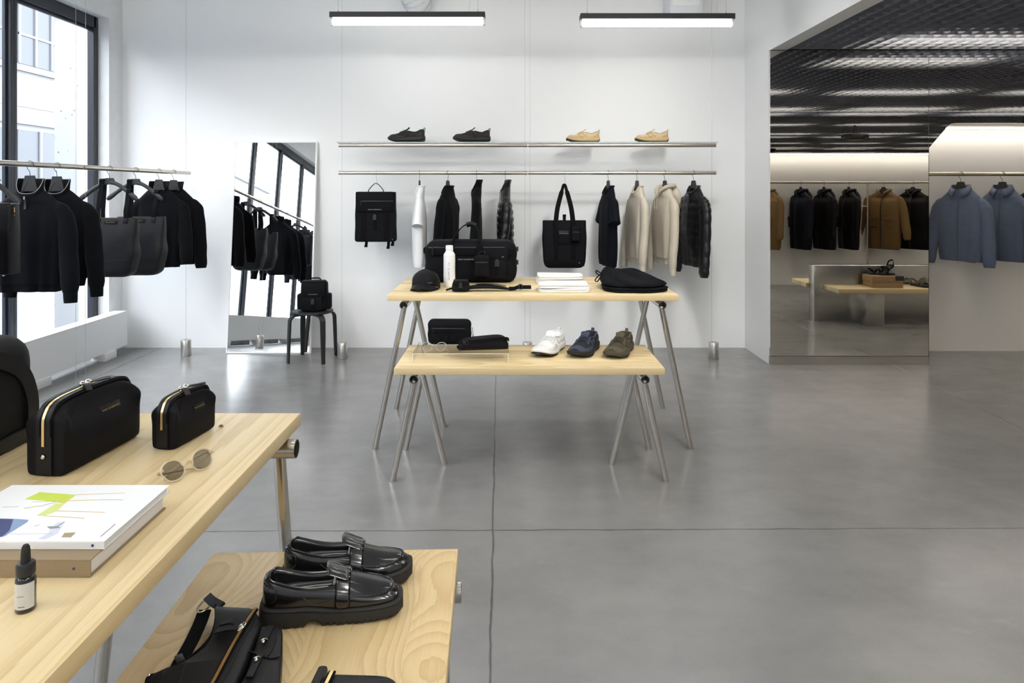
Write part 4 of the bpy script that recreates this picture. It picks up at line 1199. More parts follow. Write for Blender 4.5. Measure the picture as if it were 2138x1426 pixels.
# ---- tote on the rail
tx = (1179-CX)*ya/F
hook(tx, ya, RZ, 'wire hook holding the tote bag')
to = thing('tote_bag', 'black canvas tote bag with long handles hanging from the far rail', 'bag', (tx-.005, ya-.02, RZ-.820), .0)
mb = MB(); roundbox(mb, .385, .10, .412, .05, 6, wf=lambda t: .90+.10*min(1, t*2.2)-.03*t, df=lambda t: 1-.55*t**3, fold=.004, seed=5, rt=.008); mb.build('body', M['blk'], to)
for s in (-1, 1):
    sx = .075
    strip(to, 'webbing_strap', s*sx-.018, s*sx+.018, -.049, .07, .41, M['blk_webbing'], .004)
for yy in (-.046, .030):
    mb = MB(); mb.strap(smooth_path([(-.075, yy, .395), (-.058, yy*.8, .52), (-.022, yy*.4, .66), (-.006, 0, .716), (.006, 0, .716), (.022, yy*.4, .66), (.058, yy*.8, .52), (.075, yy, .395)], 34), [.036]*10+[.024]*14+[.036]*10, .004, V(1, 0, .35)); mb.build('handle', M['blk_webbing'], to)
strip(to, 'front_pocket', -.055, .060, -.050, .21, .325, M['blk'], .008, .004)
strip(to, 'pocket_patch', -.05, .032, -.058, .29, .326, M['blk_leather'], .003)
text(to, 'WANT LES ESSENTIELS', .0078, face_front((-.009, -.0618, .302)), M['print_light'])
strip(to, 'base_panel', -.168, .168, -.051, .022, .075, M['blk_webbing'], .003)
mb = MB(); roundbox(mb, .080, .045, .125, .014, 4, c=(.093, -.072, .235), n=24); po = mb.build('clip_on_pouch', M['blk'], to)
strip(po, 'pouch_zip', .062, .124, -.0955, .312, .318, M['blk_zip'], .003)
mb = MB(); mb.bx(-.013, .013, -.01, .01, .40, .462, .004); mb.box((0, -.011, .452), (.030, .012, .022), None, .003); mb.build('closing_tab', M['blk_webbing'], to)
text(to, 'W', .011, face_front((.125, -.0552, .05)), M['print_light'])

# ================================================================== THE WINDOW-SIDE RAIL
XR1 = -2.87; ZR1 = 1.606
for (a, b_, lb) in ((4.552, 6.06, 'window-side clothes rail, far section ending by the leaning mirror'), (2.95, 4.548, 'window-side clothes rail, middle section over the zip-neck sweaters'), (1.35, 2.946, 'window-side clothes rail, section out of the frame seen in the leaning mirror')):
    rail(XR1, a, XR1, b_, ZR1, lb)
wires([(XR1+.0, 6.0)], 'single thin wire at the end of the window-side rail')
weight(XR1, 6.0, 'steel cylinder weight on the floor between radiator and leaning mirror', 'floor weights under wires')
wires([(XR1-.035, 4.54), (XR1+.018, 4.56)], 'pair of thin wires at the joint of the window-side rail')
weight(XR1-.008, 4.55, 'steel cylinder weight hidden behind the larger toiletry bag', 'floor weights under wires')
wires([(XR1, 2.95)], 'single thin wire of the window-side rail seen in the leaning mirror')
weight(XR1, 2.95, 'steel cylinder weight seen only in the leaning mirror', 'floor weights under wires')

def left_garment(y, hl, rz, *a, **kw):
    hanger((XR1, y, ZR1), rz, hl, fit=(kw.get('neck', -.120), kw.get('sho', -.228), kw.get('W', .225)))
    return garment(a[0], a[1], a[2], (XR1, y, ZR1), rz, *a[3:], **kw)
left_garment(4.06, 'black hanger in the nearer zip-neck sweater', .06, 'zip_neck_sweater', 'black quarter-zip sweater nearest the camera on the window-side rail', 'sweater', M['knit'], rib=M['knit'], neck=-.150, sho=-.245, sl=.82, L=.755, seed=21, W=.20, collar='quarter', zipm=M['chrome_zip'] if 'chrome_zip' in M else M['blk_zip'], zipl=.115, folds=.016, splay=.05)
left_garment(4.30, 'black hanger in the second zip-neck sweater', .05, 'zip_neck_sweater', 'black quarter-zip sweater hanging right behind the nearer one', 'sweater', M['knit_b'], rib=M['knit_b'], neck=-.150, sho=-.245, sl=.82, L=.755, seed=22, W=.20, collar='quarter', zipm=M['blk_zip'], zipl=.115, folds=.014, splay=.06)
left_garment(5.54, 'black hanger in the collared black zip jacket', .04, 'zip_jacket', 'black zip jacket with stand collar behind the two tote bags', 'jacket', M['knit_b'], neck=-.140, sho=-.245, sl=.80, L=.775, seed=23, W=.19, collar='stand', zipm=M['blk_zip'], rib=None, folds=.012, hem=False)
left_garment(5.78, 'black hanger last on the window-side rail', .10, 'zip_jacket', 'black zip jacket last on the window-side rail by the wall', 'jacket', M['knit_b'], neck=-.140, sho=-.245, sl=.865, L=.78, seed=24, W=.19, collar='stand', rib=None, zipm=M['blk_zip'], folds=.012, hem=False)
# totes on hangers
def hung_tote(y, rz, lab, hl, xl, xr, ztop, zbot, seed, yoff=-.03):
    hanger((XR1, y, ZR1), rz, hl)
    t = thing('tote_bag', lab, 'bag', (XR1, y, ZR1), rz)
    w = xr-xl; xc = (xl+xr)/2; h = ztop-zbot
    mb = MB(); roundbox(mb, w, .15, h, .05, 5, c=(xc, yoff, zbot), wf=lambda t: .80+.20*min(1, t*2.6), df=lambda t: 1.05-.70*t**2.2, fold=.006, seed=seed, rt=.006); mb.build('body', M['tote_cloth'], t)
    mb = MB(); mb.bx(xl+.005, xr-.005, yoff-.024, yoff+.024, ztop-.008, ztop+.002, .002); mb.build('rim', M['blk_leather'], t)
    for s in (-1, 1):
        sx = xc+s*w*.29
        for dy in (-.028,):
            zt = -.100-.8*abs(sx) if abs(sx) < .1 else -.165
            zt = keyed([(0, -.085), (.05, -.098), (.10, -.130), (.15, -.172), (.2, -.215)], abs(sx))
            mb = MB(); mb.strap(smooth_path([(sx, yoff+dy, ztop-.04), (sx, yoff+dy, ztop+.05), (sx, -.022, zt-.03), (sx, -.020, zt+.012), (sx, -.004, zt+.024), (sx, .014, zt+.010), (sx, .020, zt-.04), (sx, yoff+.03, ztop+.05), (sx, yoff+.03, ztop-.03)], 40), .030, .004, V(1, 0, 0)); so = mb.build('shoulder_strap', M['blk_webbing'], t)
            mb = MB(); mb.box((sx, yoff+dy-.005, ztop-.030), (.036, .010, .056), None, .004); mb.build('strap_tab', M['blk_leather'], so)
    mb = MB(); mb.box((xc-.005, yoff-.034, ztop-.030), (.092, .006, .030), None, .001, ); mb.build('leather_patch', M['blk_leather'], t)
    text(t, 'WANT LES ESSENTIELS', .0062, face_front((xc-.005, yoff-.0376, ztop-.030)), M['gold_foil'])
    mb = MB(); mb.tube(smooth_path([(xl+w*.06, yoff-.076, zbot+h*.30), (xc, yoff-.082, zbot+h*.29), (xr-w*.06, yoff-.076, zbot+h*.30)], 16), .0016, 6); mb.build('gathered_seam', M['tote_cloth'], t)
    return t
M['tote_cloth'] = plain('black_soft_leather', (.010, .0105, .0125, 1), .55, spec=.2, bump=.10, bscale=300, noise=.15, nscale=7)
hung_tote(4.86, .02, 'black soft tote on a bare hanger beside the zip-neck sweaters', 'bare black hanger holding the nearer soft tote', -.115, .215, -.350, -.765, 31)
hung_tote(5.20, .03, 'black soft tote on a bare hanger in front of the zip jackets', 'bare black hanger holding the second soft tote', -.115, .235, -.355, -.795, 32)
# briefcase-like tote cut by the frame
hanger((XR1, 3.70, ZR1), .05, 'black hanger cut by the frame edge above the leather shopper')
sh = thing('leather_shopper', 'black leather shopper cut off by the edge of the frame on the window-side rail', 'bag', (XR1, 3.68, ZR1), .02)
mb = MB(); roundbox(mb, .40, .10, .375, .006, 12, c=(.015, -.04, -.60), df=lambda t: .72+.28*min(1, (1-t)*2.5)); mb.build('body', M['blk_leather'], sh)
mb = MB(); mb.bx(-.185, .215, -.078, -.006, -.228, -.222); mb.build('bright_zip', M['chrome'], sh)
mb = MB(); mb.tube([(.2165, -.05, -.245), (.2175, -.05, -.272)], .0018, 8); mb.ball((.217, -.05, -.285), .0028); mb.build('gold_puller', M['gold'], sh)
for s in (-1, 1):
    mb = MB(); mb.strap(smooth_path([(s*.10, -.05, -.25), (s*.10, -.05, -.17), (s*.10, -.03, -.105), (s*.10, -.0, -.10)], 12), .022, .005, V(1, 0, 0)); mb.build('handle', M['blk_leather'], sh)
mb = MB(); mb.ball((.16, -.05, -.606), .006); mb.build('stud', M['chrome'], sh)
# things further along the rail, seen in the leaning mirror
left_garment(3.36, 'black hanger in the charcoal sweatshirt', .3, 'sweatshirt', 'charcoal crewneck sweatshirt seen from behind in the leaning mirror', 'sweatshirt', M['charcoal'], rib=M['charcoal'], sl=.80, L=.76, seed=41, W=.21, collar='crew')
left_garment(3.02, 'black hanger in the plain black tee', .1, 'tshirt', 'black tee seen in the leaning mirror beside the charcoal sweatshirt', 't-shirt', M['knit_b'], sleeve='short', sl=.42, L=.76, seed=42, W=.20, collar='crew', hem=False)
left_garment(2.72, 'black hanger in the long-sleeved black top', .2, 'long_sleeved_top', 'black long-sleeved top seen in the leaning mirror', 'top', M['knit_b'], sl=.82, L=.74, seed=43, W=.20, collar='crew')
left_garment(2.38, 'black hanger in the grey tee', .35, 'tshirt', 'grey tee seen from behind in the leaning mirror', 't-shirt', M['grey_tee'], sleeve='short', sl=.45, L=.78, seed=44, W=.215, collar='crew', hem=False)
left_garment(2.08, 'black hanger in the second grey tee', .25, 'tshirt', 'pale grey tee seen at the edge of the leaning mirror', 't-shirt', M['grey_tee'], sleeve='short', sl=.45, L=.78, seed=45, W=.215, collar='crew', hem=False)
# tracks with spot lamps above the frame; the second track is added
def track(x, lab, aims):
    tr = thing('track_light', lab, 'lamp', (x, 0, 3.05), 0, 'spot lamp tracks')
    mb = MB(); mb.bx(-.018, .018, -2.4, 4.3, 0, .03); mb.build('track', M['lamp_black'], tr)
    for yy, tgt, pw in aims:
        p = V(0, yy, -.085); d = (V(*tgt)-V(x, yy, 3.05-.085)).normalized()
        R = d.to_track_quat('-Z', 'Y').to_matrix().to_4x4(); R.translation = p
        mb = MB(); mb.lathe([(0, -.085), (.030, -.085), (.034, -.100), (.037, -.100), (.037, .06), (.030, .07), (0, .07)], n=24); mb.xform(R); sp = mb.build('spot_head', M['lamp_black'], tr)
        mb = MB(); mb.lathe([(0, -.0865), (.029, -.0865), (.029, -.0855), (0, -.0855)], n=24); mb.xform(R); mb.build('spot_lens', M['spot_lit'], sp)
        mb = MB(); mb.bx(-.010, .010, yy-.010, yy+.010, -.085, .0); mb.build('spot_stem', M['lamp_black'], sp)
        li = bpy.data.lights.new('spot', 'SPOT'); li.energy = pw*SPOT; li.spot_size = radians(92); li.spot_blend = 1.0; li.shadow_soft_size = .10; li.color = (1, .975, .94)
        lo = bpy.data.objects.new('spot', li); COL.objects.link(lo); lo.parent = tr
        R2 = d.to_track_quat('-Z', 'Y').to_matrix().to_4x4(); R2.translation = p+d*.22; lo.matrix_local = R2
    for s in (-1.2, 1.2, 3.6):
        mb = MB(); mb.tube([(0, s, .03), (0, s, ZC-3.05)], .003, 6); mb.build('drop_rod', M['lamp_black'], tr)
    return tr
M['spot_lit'] = emit('lit_spot_lens', (1, .975, .94, 1), 12)
track(-2.30, 'black ceiling track with spot lamps seen in the leaning mirror', [(4.0, (-2.6, 6.3, .5), .8), (2.7, (-1.0, 6.2, .4), .9), (1.4, (-1.6, 4.2, 0), 1), (.2, (-.9, 1.5, .8), .8), (-1.4, (-1.2, 1.0, 0), 1)])
track(1.05, 'added black ceiling track with unseen spot lamps over the middle of the room, out of the frame', [(3.9, (1.2, 6.3, .4), 1), (3.1, (.0, 6.3, .3), 1), (2.1, (.1, 3.9, .4), 1), (1.0, (.5, 3.0, 0), 1), (-.2, (.7, 1.6, 0), 1), (-1.4, (1.0, 1.0, 0), 1)])  # added out of view to brighten the lower wall, tables and floor

# ================================================================== LEANING MIRROR AND STOOL
mw, mh, mt = .76, 1.91, .03
tilt = math.asin(.19/mh)
lm = thing('leaning_mirror', 'tall white-framed mirror leaning on the far wall behind the stool', 'mirror', (-2.173, 6.070, .001), 0, rot=(-tilt, 0, -.02))
fwid = .012
mb = MB(); mb.bx(-mw/2+fwid, mw/2-fwid, .004, .012, fwid, mh-fwid); mb.build('glass', M['mirror'], lm, flat=True)
mb = MB(); mb.bx(-mw/2, -mw/2+fwid, 0, mt, 0, mh); mb.bx(mw/2-fwid, mw/2, 0, mt, 0, mh); mb.bx(-mw/2+fwid, mw/2-fwid, 0, mt, 0, fwid); mb.bx(-mw/2+fwid, mw/2-fwid, 0, mt, mh-fwid, mh); mb.bx(-mw/2+fwid, mw/2-fwid, .014, mt-.004, fwid, mh-fwid)
mb.build('frame', M['white_metal'], lm, bev=.0015)
st = thing('stool', 'black bentwood stool with round seat in front of the leaning mirror', 'stool', (-1.718, 5.865, 0), radians(40))
zs_ = .425
mb = MB(); mb.lathe([(0, zs_-.022), (.160, zs_-.022), (.170, zs_-.018), (.174, zs_-.010), (.172, zs_-.003), (.165, zs_), (0, zs_)], n=48); mb.build('seat', M['stool'], st)
for q in range(4):
    a = q*pi/2; d = V(cos(a), sin(a), 0); n_ = V(-sin(a), cos(a), 0)
    pth = [d*.05+V(0, 0, zs_-.031), d*.12+V(0, 0, zs_-.031)]
    for i in range(9):
        b_ = pi/2*i/8; pth.append(d*(.150+.052*sin(b_))+V(0, 0, zs_-.083+.052*cos(b_)))
    pth += [d*.207+V(0, 0, .22), d*.214+V(0, 0, .001)]
    wd = [.046]*6+[.044]*4+[.043, .040, .028]
    mb = MB(); mb.strap(pth, wd[:len(pth)], .017, n_); mb.build('leg', M['stool'], st, ang=50)
mini = thing('mini_backpack', 'small black flap backpack standing on the black stool', 'backpack', (-1.693, 5.84, zs_+.001), .10)
mb = MB(); roundbox(mb, .225, .125, .255, .030, 5, wf=lambda t: 1.02-.06*t**2, fold=.002, seed=9); mb.build('body', M['blk'], mini)
mb = MB(); mb.bx(-.098, .098, -.083, -.055, .118, .245, .014); mb.bx(-.098, .098, -.075, .02, .235, .2605, .012); mb.build('flap', M['blk'], mini)
mb = MB(); mb.bx(-.10, .078, -.082, -.05, .008, .125, .012); mb.build('front_pocket', M['blk'], mini)
strip(mini, 'centre_strap', -.016, .016, -.0835, .005, .115, M['blk_webbing'], .004)
buckle(mini, (0, -.088, .090), 1.1)
for s in (-1, 1):
    mb = MB(); roundbox(mb, .05, .085, .135, .018, 4, n=24, c=(s*.118, .0, .012)); sp = mb.build('side_pocket', M['blk'], mini)
    mb = MB(); mb.bx(s*.139-.005, s*.139+.005, -.02, .005, .035, .085, .002); mb.build('side_tab', M['blk_webbing'], sp)
mb = MB(); mb.tube(smooth_path([(-.05, .03, .25), (-.03, .03, .272), (.03, .03, .272), (.05, .03, .25)], 12), .006, 8); mb.build('carry_handle', M['blk_webbing'], mini)
text(mini, 'WANT LES ESSENTIELS', .0075, face_front((.0, -.0835, .148)), M['print_light'])
# ================================================================== THE TWO NESTED TABLES
ZT, ZL = .87, .575
trestle_table('tall ash trestle table carrying the duffel bag and white bottle', (.114, 4.19, 0), 0, 1.622, .80, ZT, .092, .168, .186, M['wood_far'])
trestle_table('low ash trestle table pushed under the tall one, carrying three sneakers', (.0835, 3.617, 0), 0, 1.335, .512, ZL, .097, .113, .128, M['wood_far'])

# ---- duffel
dz = ZT
db = thing('duffel_bag', 'large black canvas duffel bag on the tall far table behind the white bottle', 'bag', (-.265, 4.40, dz+.001), .0)
mb = MB(); roundbox(mb, .575, .25, .262, .045, 5, wf=lambda t: 1.0+.02*sin(pi*t)-.035*max(0, t-.75)*4, df=lambda t: 1.0-.18*max(0, t-.55), fold=.007, seed=12); mb.build('body', M['blk'], db)
mb = MB(); mb.bx(-.262, .268, -.133, -.122, .176, .216, .002); mb.build('webbing_band', M['blk_webbing'], db)
zo = strip(db, 'front_zip', -.262, .215, -.1285, .219, .226, M['blk_zip'], .004)
mb = MB(); mb.box((-.235, -.136, .20), (.008, .004, .055), None, .001); mb.build('zip_pull', M['blk_leather'], zo)
for xx in (-.118, .060):
    mb = MB(); mb.bx(xx-.021, xx+.021, -.137, -.124, .02, .24, .001); mb.build('webbing_strap', M['blk_webbing'], db)
for yy, lean in ((-.118, .085), (.10, -.085)):
    mb = MB(); mb.strap(smooth_path([(-.118, yy, .215), (-.108, yy+lean*.25, .262), (-.085, yy+lean*.8, .315), (-.045, yy+lean*1.05, .355), (-.0, yy+lean*1.05, .362), (.03, yy+lean*1.05, .345), (.052, yy+lean*.8, .305), (.060, yy+lean*.25, .260), (.060, yy, .215)], 40), [.042]*13+[.030]*14+[.042]*13, .005, V(.15, 1, .2)); mb.build('handle', M['blk_webbing'], db)
mb = MB(); mb.tube(smooth_path([(-.03, -.01, .358), (.0, -.01, .364), (.028, -.01, .352)], 8), .017, 12); mb.build('handle_wrap', M['blk_leather'], db)
mb = MB(); mb.bx(.085, .235, -.142, -.128, .145, .215, .006); pf = mb.build('pocket_flap', M['blk'], db)
text(pf, 'W', .013, face_front((.205, -.1427, .165)), M['print_light'])
mb = MB(); mb.bx(.095, .225, -.140, -.12, .03, .15, .006); mb.build('front_pocket', M['blk'], db)
buckle(db, (.168, -.141, .130), 1.1); strip(db, 'buckle_strap', .156, .180, -.139, .045, .112, M['blk_webbing'], .004)
text(db, 'WANT LES ESSENTIELS', .0098, face_front((-.022, -.1305, .148)), M['print_light'], sp=1.1)
mb = MB(); roundbox(mb, .098, .05, .130, .016, 4, n=24, c=(.075, -.166, .048)); po = mb.build('clip_on_pouch', M['blk'], db)
strip(po, 'pouch_zip', .036, .112, -.1915, .132, .139, M['blk_zip'], .003)
mb = MB(); mb.box((.044, -.194, .105), (.005, .003, .045), None, .001); mb.build('pouch_zip_pull', M['blk_leather'], po)
mb = MB(); mb.tube([V(.075+.020*cos(a), -.155, .188+.012*sin(a)) for a in [2*pi*i/20 for i in range(20)]], .0022, 6, closed=True); mb.build('clip_ring', M['blk_plastic'], po)
mb = MB(); roundbox(mb, .02, .09, .04, .008, 4, n=20, c=(-.296, 0, .175)); mb.build('end_handle', M['blk_webbing'], db)
mb = MB(); mb.bx(-.27, .275, -.129, -.12, .02, .058, .003); mb.build('base_panel', M['blk_webbing'], db)
for zz in (.205, .12):
    mb = MB(); mb.box((.296, -.02, zz), (.014, .03, .03), None, .003); mb.build('side_buckle', M['blk_plastic'], db)

# ---- bottle
bt = thing('water_bottle', 'white steel water bottle with vertical lettering on the tall far table', 'bottle', (-.381, 4.12, ZT+.001))
mb = MB(); mb.lathe([(0, 0), (.0325, 0), (.0345, .003), (.0350, .02), (.0350, .190), (.0345, .194), (.0235, .211), (.0215, .214), (.0215, .218), (0, .218)], n=40); mb.build('body', M['white_enamel'] if 'white_enamel' in M else M['white_metal'], bt, ang=35)
mb = MB(); mb.lathe([(0, .2185), (.0222, .2185), (.0226, .220), (.0222, .245), (.0205, .2482), (0, .2485)], n=40); mb.build('cap', M['white_metal'], bt, ang=35)
def round_text(par, s, size, r, z0, a0, mat):
    "lettering that runs up a cylinder"
    Mx = RX90.copy(); Mx = Matrix.Rotation(-pi/2, 4, 'Y') @ RX90
    o = text(par, s, size, Matrix.Identity(4), mat, sp=1.35)
    for v in o.data.vertices:
        x, y, h = v.co            # x along the text, y its height
        a = a0+y/r
        v.co = Vector((r*sin(-a)+0*h, -(r+.0004+h)*cos(a), z0+x))
    return o
round_text(bt, 'QUARTZ Co.', .0150, .0350, .098, 0.0, M['print_dark'])

# ---- cap
cp = thing('baseball_cap', 'black baseball cap at the corner of the tall far table beside the white bottle', 'cap', (-.512, 4.035, ZT+.001), -.12)
mb = MB(); rr = []
for i in range(13):
    q = i/12*pi/2*.97; k = cos(q)**.62; z = .018+.090*sin(q)**.9
    ring = []
    for j in range(36):
        a = 2*pi*j/36; r = 1+.022*abs(sin(3*a))*sin(q)
        x = .083*k*cos(a)*r; y = .098*k*sin(a)*r
        zz = z+(.010 if y < 0 else 0)*(1-i/12)*abs(sin(a))-.006*sin(a*2+.6)*(i/12)
        ring.append(V(x+.004*sin(a*4+q*5)*.5, y+.010*(i/12), zz))
    rr.append(ring)
rr = [[V(v.x*.97, v.y*.97, v.z+.0) for v in rr[0]]]+rr
low = [[V(v.x*.99, v.y*.99, .0015+(.036 if v.y < -.01 else 0)*min(1, -v.y/.06)) for v in rr[1]]]
mb.loft(low+rr[1:], False, True); mb.build('crown', M['blk_cotton'], cp, sub=1, ang=70)
mb = MB(); ringA = []
rows = []
for i in range(8):
    q = i/7; row = []
    for j in range(25):
        u = -1+2*j/24; x = .083*u*(1+.02*q)
        yin = -.098*sqrt(max(0, 1-(u*.985)**2)); yo = yin-.066*q*(max(0, 1-abs(u)**2.6))**.6
        z = .044-.036*abs(u)**2.2-.022*q+.002*q*q
        row.append((x, yo, max(z, .002)))
    rows.append(row)
R = [[mb.bm.verts.new(p) for p in row] for row in rows]
for a, b_ in zip(R, R[1:]):
    for j in range(24): mb.face((a[j], a[j+1], b_[j+1], b_[j]))
bo = mb.build('brim', M['blk_cotton'], cp, sub=1, ang=80); sm = bo.modifiers.new('solid', 'SOLIDIFY'); sm.thickness = .004
mb = MB(); mb.ball((0, .010, .108), (.006, .006, .004)); mb.build('top_button', M['blk_cotton'], cp)
text(cp, 'WANT', .009, face_front((.045, -.082, .045), .5, -.25), M['print_grey'])

# ---- sling pouch with its padded strap
sl_ = thing('sling_pouch', 'small black sling pouch with padded strap lying in front of the duffel bag', 'bag', (-.297, 3.93, ZT+.001), .03)
mb = MB(); roundbox(mb, .108, .085, .060, .018, 5, n=32, wf=lambda t: 1.0-.12*t, df=lambda t: 1.0-.18*t); mb.build('body', M['blk_cotton'], sl_)
mb = MB(); mb.bx(-.042, .042, -.050, .03, .058, .066, .003); mb.box((0, -.044, .052), (.080, .006, .026), Matrix.Rotation(.25, 3, 'X'), .003); mb.build('flap', M['blk_cotton'], sl_)
buckle(sl_, (0, -.048, .042), .8); mb = MB(); mb.bx(-.007, .007, -.046, -.042, .012, .032); mb.build('flap_strap', M['blk_webbing'], sl_)
mb = MB(); rows = []
for i in range(22):
    q = i/21; x = .045+.235*q; hw = keyed([(0, .030), (.2, .036), (.6, .034), (.9, .024), (1, .012)], q); zc = keyed([(0, .020), (.3, .026), (.7, .022), (1, .010)], q); hh = keyed([(0, .010), (.3, .013), (.8, .010), (1, .006)], q)
    rows.append([V(x, .008+hw*cos(a), zc+hh*sin(a)) for a in [2*pi*j/16 for j in range(16)]])
mb.loft(rows); mb.build('padded_strap', M['blk_cotton'], sl_, ang=60)
mb = MB(); mb.strap(smooth_path([(.09, -.006, .040), (.13, -.010, .043), (.17, -.006, .042), (.21, .0, .039), (.26, .006, .028)], 14), .010, .003, V(0, 1, 0)); mb.build('strap_loops', M['blk_webbing'], sl_)
mb = MB(); mb.strap(smooth_path([(.275, .008, .012), (.31, .006, .014), (.335, .0, .024), (.36, -.002, .022), (.405, -.002, .022)], 14), .026, .003, V(0, .7, .7)); wb_ = mb.build('webbing_strap', M['blk_webbing'], sl_)
mb = MB()
for xx in (.335, .352): mb.box((xx, -.001, .024), (.004, .030, .030), None, .001)
mb.box((.3435, .013, .036), (.02, .004, .004)); mb.box((.3435, -.014, .012), (.02, .004, .004)); mb.build('adjuster', M['blk_plastic'], wb_)
mb = MB(); mb.strap([(-.05, -.005, .018), (-.075, -.01, .012), (-.085, -.012, .008)], .010, .003, V(0, .5, .8)); mb.build('zip_tail', M['blk_webbing'], sl_)

# ---- folded tees and trousers
def folded(name, lab, cat, c, rz, w, d, h, mat, seed, grp, slope=0.0):
    t = thing(name, lab, cat, c, rz, grp)
    rg = random.Random(seed)
    for k in range(2):
        mb = MB(); hh = h/2
        roundbox(mb, w*(1-.012*k), d*(1-.02*k), hh-.0008, (hh-.0008)*.47, 9, n=44, m=4, c=(rg.uniform(-.003, .003), rg.uniform(-.003, .003)-.0*k, hh*k))
        for v in mb.bm.verts:
            v.co.z += (.003*sin(v.co.x*17+seed)+.003*sin(v.co.y*23+v.co.x*9+seed*2))*(v.co.z/h)+slope*max(0, v.co.x/w+.1)*(v.co.z/h)
            v.co.y += .0025*sin(v.co.x*31+k*2+seed)
        mb.build('folded_half', mat, t, ang=60)
    return t
tg = 'folded tees on the tall table'
folded('folded_tee', 'white folded tee at the bottom of the front stack on the tall table', 't-shirt', (.297, 3.965, ZT+.0005), .01, .292, .185, .021, M['white_cotton'], 1, tg)
folded('folded_tee', 'white folded tee on top of the front stack on the tall table', 't-shirt', (.296, 3.967, ZT+.0222), .0, .290, .182, .024, M['white_cotton'], 2, tg, .006)
folded('folded_tee', 'off-white folded tee at the bottom of the rear stack on the tall table', 't-shirt', (.292, 4.345, ZT+.0005), -.01, .292, .18, .022, M['cream_cotton'], 3, tg)
folded('folded_tee', 'off-white folded tee on top of the rear stack on the tall table', 't-shirt', (.300, 4.345, ZT+.0232), .01, .288, .18, .024, M['cream_cotton'], 4, tg, .008)
M['trouser'] = plain('black_crinkled_cotton', (.0045, .0050, .0072, 1), .85, spec=.12, bump=.9, bscale=14)
def pile(name, lab, c, outline, levels, mat, seed):
    "soft folded trousers: plan outline drawn in over several heights"
    t = thing(name, lab, 'trousers', c, 0, 'folded trousers')
    mb = MB(); n = 56; k = len(outline); rings = []
    base = smooth_path([V(x, y, 0) for x, y in outline+outline[:1]], n+1)[:-1]
    for (z, s, ox, oy, bulge) in levels:
        cx = sum(p.x for p in base)/n; cy = sum(p.y for p in base)/n; ring = []
        for i, p in enumerate(base):
            x = cx+(p.x-cx)*s+ox; y = cy+(p.y-cy)*s+oy
            q_ = i*2*pi/n
            w_ = .0035*sin(8*q_+z*70+seed)+.005*sin(3*q_+z*45+seed*2)+bulge*.006*sin(5*q_+z*80)
            ring.append(V(x+w_*.8, y+w_, z+bulge*(.006*sin(2*q_+seed)+.005*sin(7*q_+z*60)+.003*sin(11*q_-z*90))))
        rings.append(ring)
    mb.loft(rings); mb.build('cloth', mat, t, sub=1, ang=80)
    return t
ol = [(-.165, .10), (-.150, -.06), (-.06, -.125), (.09, -.13), (.20, -.055), (.195, .02), (.09, .09), (.02, .23), (-.13, .23)]
pile('folded_trousers', 'lower of the folded black drawstring trousers on the tall far table', (.690, 3.975, ZT), ol, [(.0005, .95, 0, 0, 0), (.003, .985, 0, 0, 0), (.010, 1.0, 0, 0, 0), (.0135, .985, 0, 0, 0), (.0145, .955, 0, 0, 0), (.0155, .985, .002, -.002, 0), (.022, .995, .002, -.002, 0), (.027, .97, .002, 0, 0), (.0285, .93, 0, 0, 0), (.029, .7, 0, 0, 0)], M['trouser'], 1)
tp = pile('folded_trousers', 'upper of the folded black trousers with drawstring loops on the tall far table', (.690, 3.975, ZT+.0295), ol, [(.0005, .92, -.004, .004, 0), (.004, .965, -.004, .004, .2), (.014, .98, -.006, .006, .4), (.024, .955, -.008, .012, .8), (.032, .86, -.022, .035, 1.0), (.044, .74, -.036, .065, 1.0), (.058, .62, -.045, .09, 1.2), (.070, .50, -.052, .105, 1.2), (.077, .36, -.056, .11, 1), (.079, .18, -.056, .11, .5)], M['trouser'], 2)
mb = MB()
mb.tube(smooth_path([(-.155, .13, .050), (-.185, .11, .072), (-.192, .09, .062), (-.170, .10, .046), (-.160, .12, .046)], 20), .0035, 8)
mb.tube(smooth_path([(-.155, .13, .050), (-.178, .10, .040), (-.200, .08, .018), (-.186, .07, .012), (-.165, .10, .035), (-.155, .125, .045)], 20), .0035, 8)
mb.build('drawcord', M['blk_webbing'], tp)

# ---- low table: riser and what it carries
rs = thing('acrylic_riser', 'clear acrylic riser on the low far table holding pouches and spectacles', 'riser', (-.265, 3.600, ZL+.0005), 0)
rw, rd, rh, rt = .492, .255, .047, .005
mb = MB(); mb.bx(-rw/2, rw/2, -rd/2, rd/2, rh-rt, rh); mb.bx(-rw/2, -rw/2+rt, -rd/2, rd/2, 0, rh-rt); mb.bx(rw/2-rt, rw/2, -rd/2, rd/2, 0, rh-rt); mb.build('sheet', M['acrylic'], rs, flat=True)
mb = MB(); mb.bx(-rw/2, rw/2, -rd/2-.0006, -rd/2, rh-rt*.75, rh-rt*.25); 
for s in (-1, 1): mb.bx(s*(rw/2-rt/2)-.0013, s*(rw/2-rt/2)+.0013, -rd/2-.0006, -rd/2, 0, rh-rt)
mb.build('polished_edge', M['acrylic_edge'], rs, flat=True)
zr = ZL+rh+.001
cpz = thing('camera_pouch', 'black rectangular zip pouch standing at the back of the acrylic riser', 'bag', (-.338, 3.672, zr), -.02)
mb = MB(); roundbox(mb, .232, .062, .138, .030, 5, fold=.003, seed=3); mb.build('body', M['blk'], cpz)
zo = strip(cpz, 'front_zip', -.092, .085, -.0305, .088, .094, M['blk_zip'], .003)
mb = MB(); mb.box((-.083, -.034, .072), (.006, .003, .042), None, .001); mb.build('zip_pull', M['blk_leather'], zo)
strip(cpz, 'webbing_band', -.095, .09, -.0305, .068, .084, M['blk_webbing'], .002)
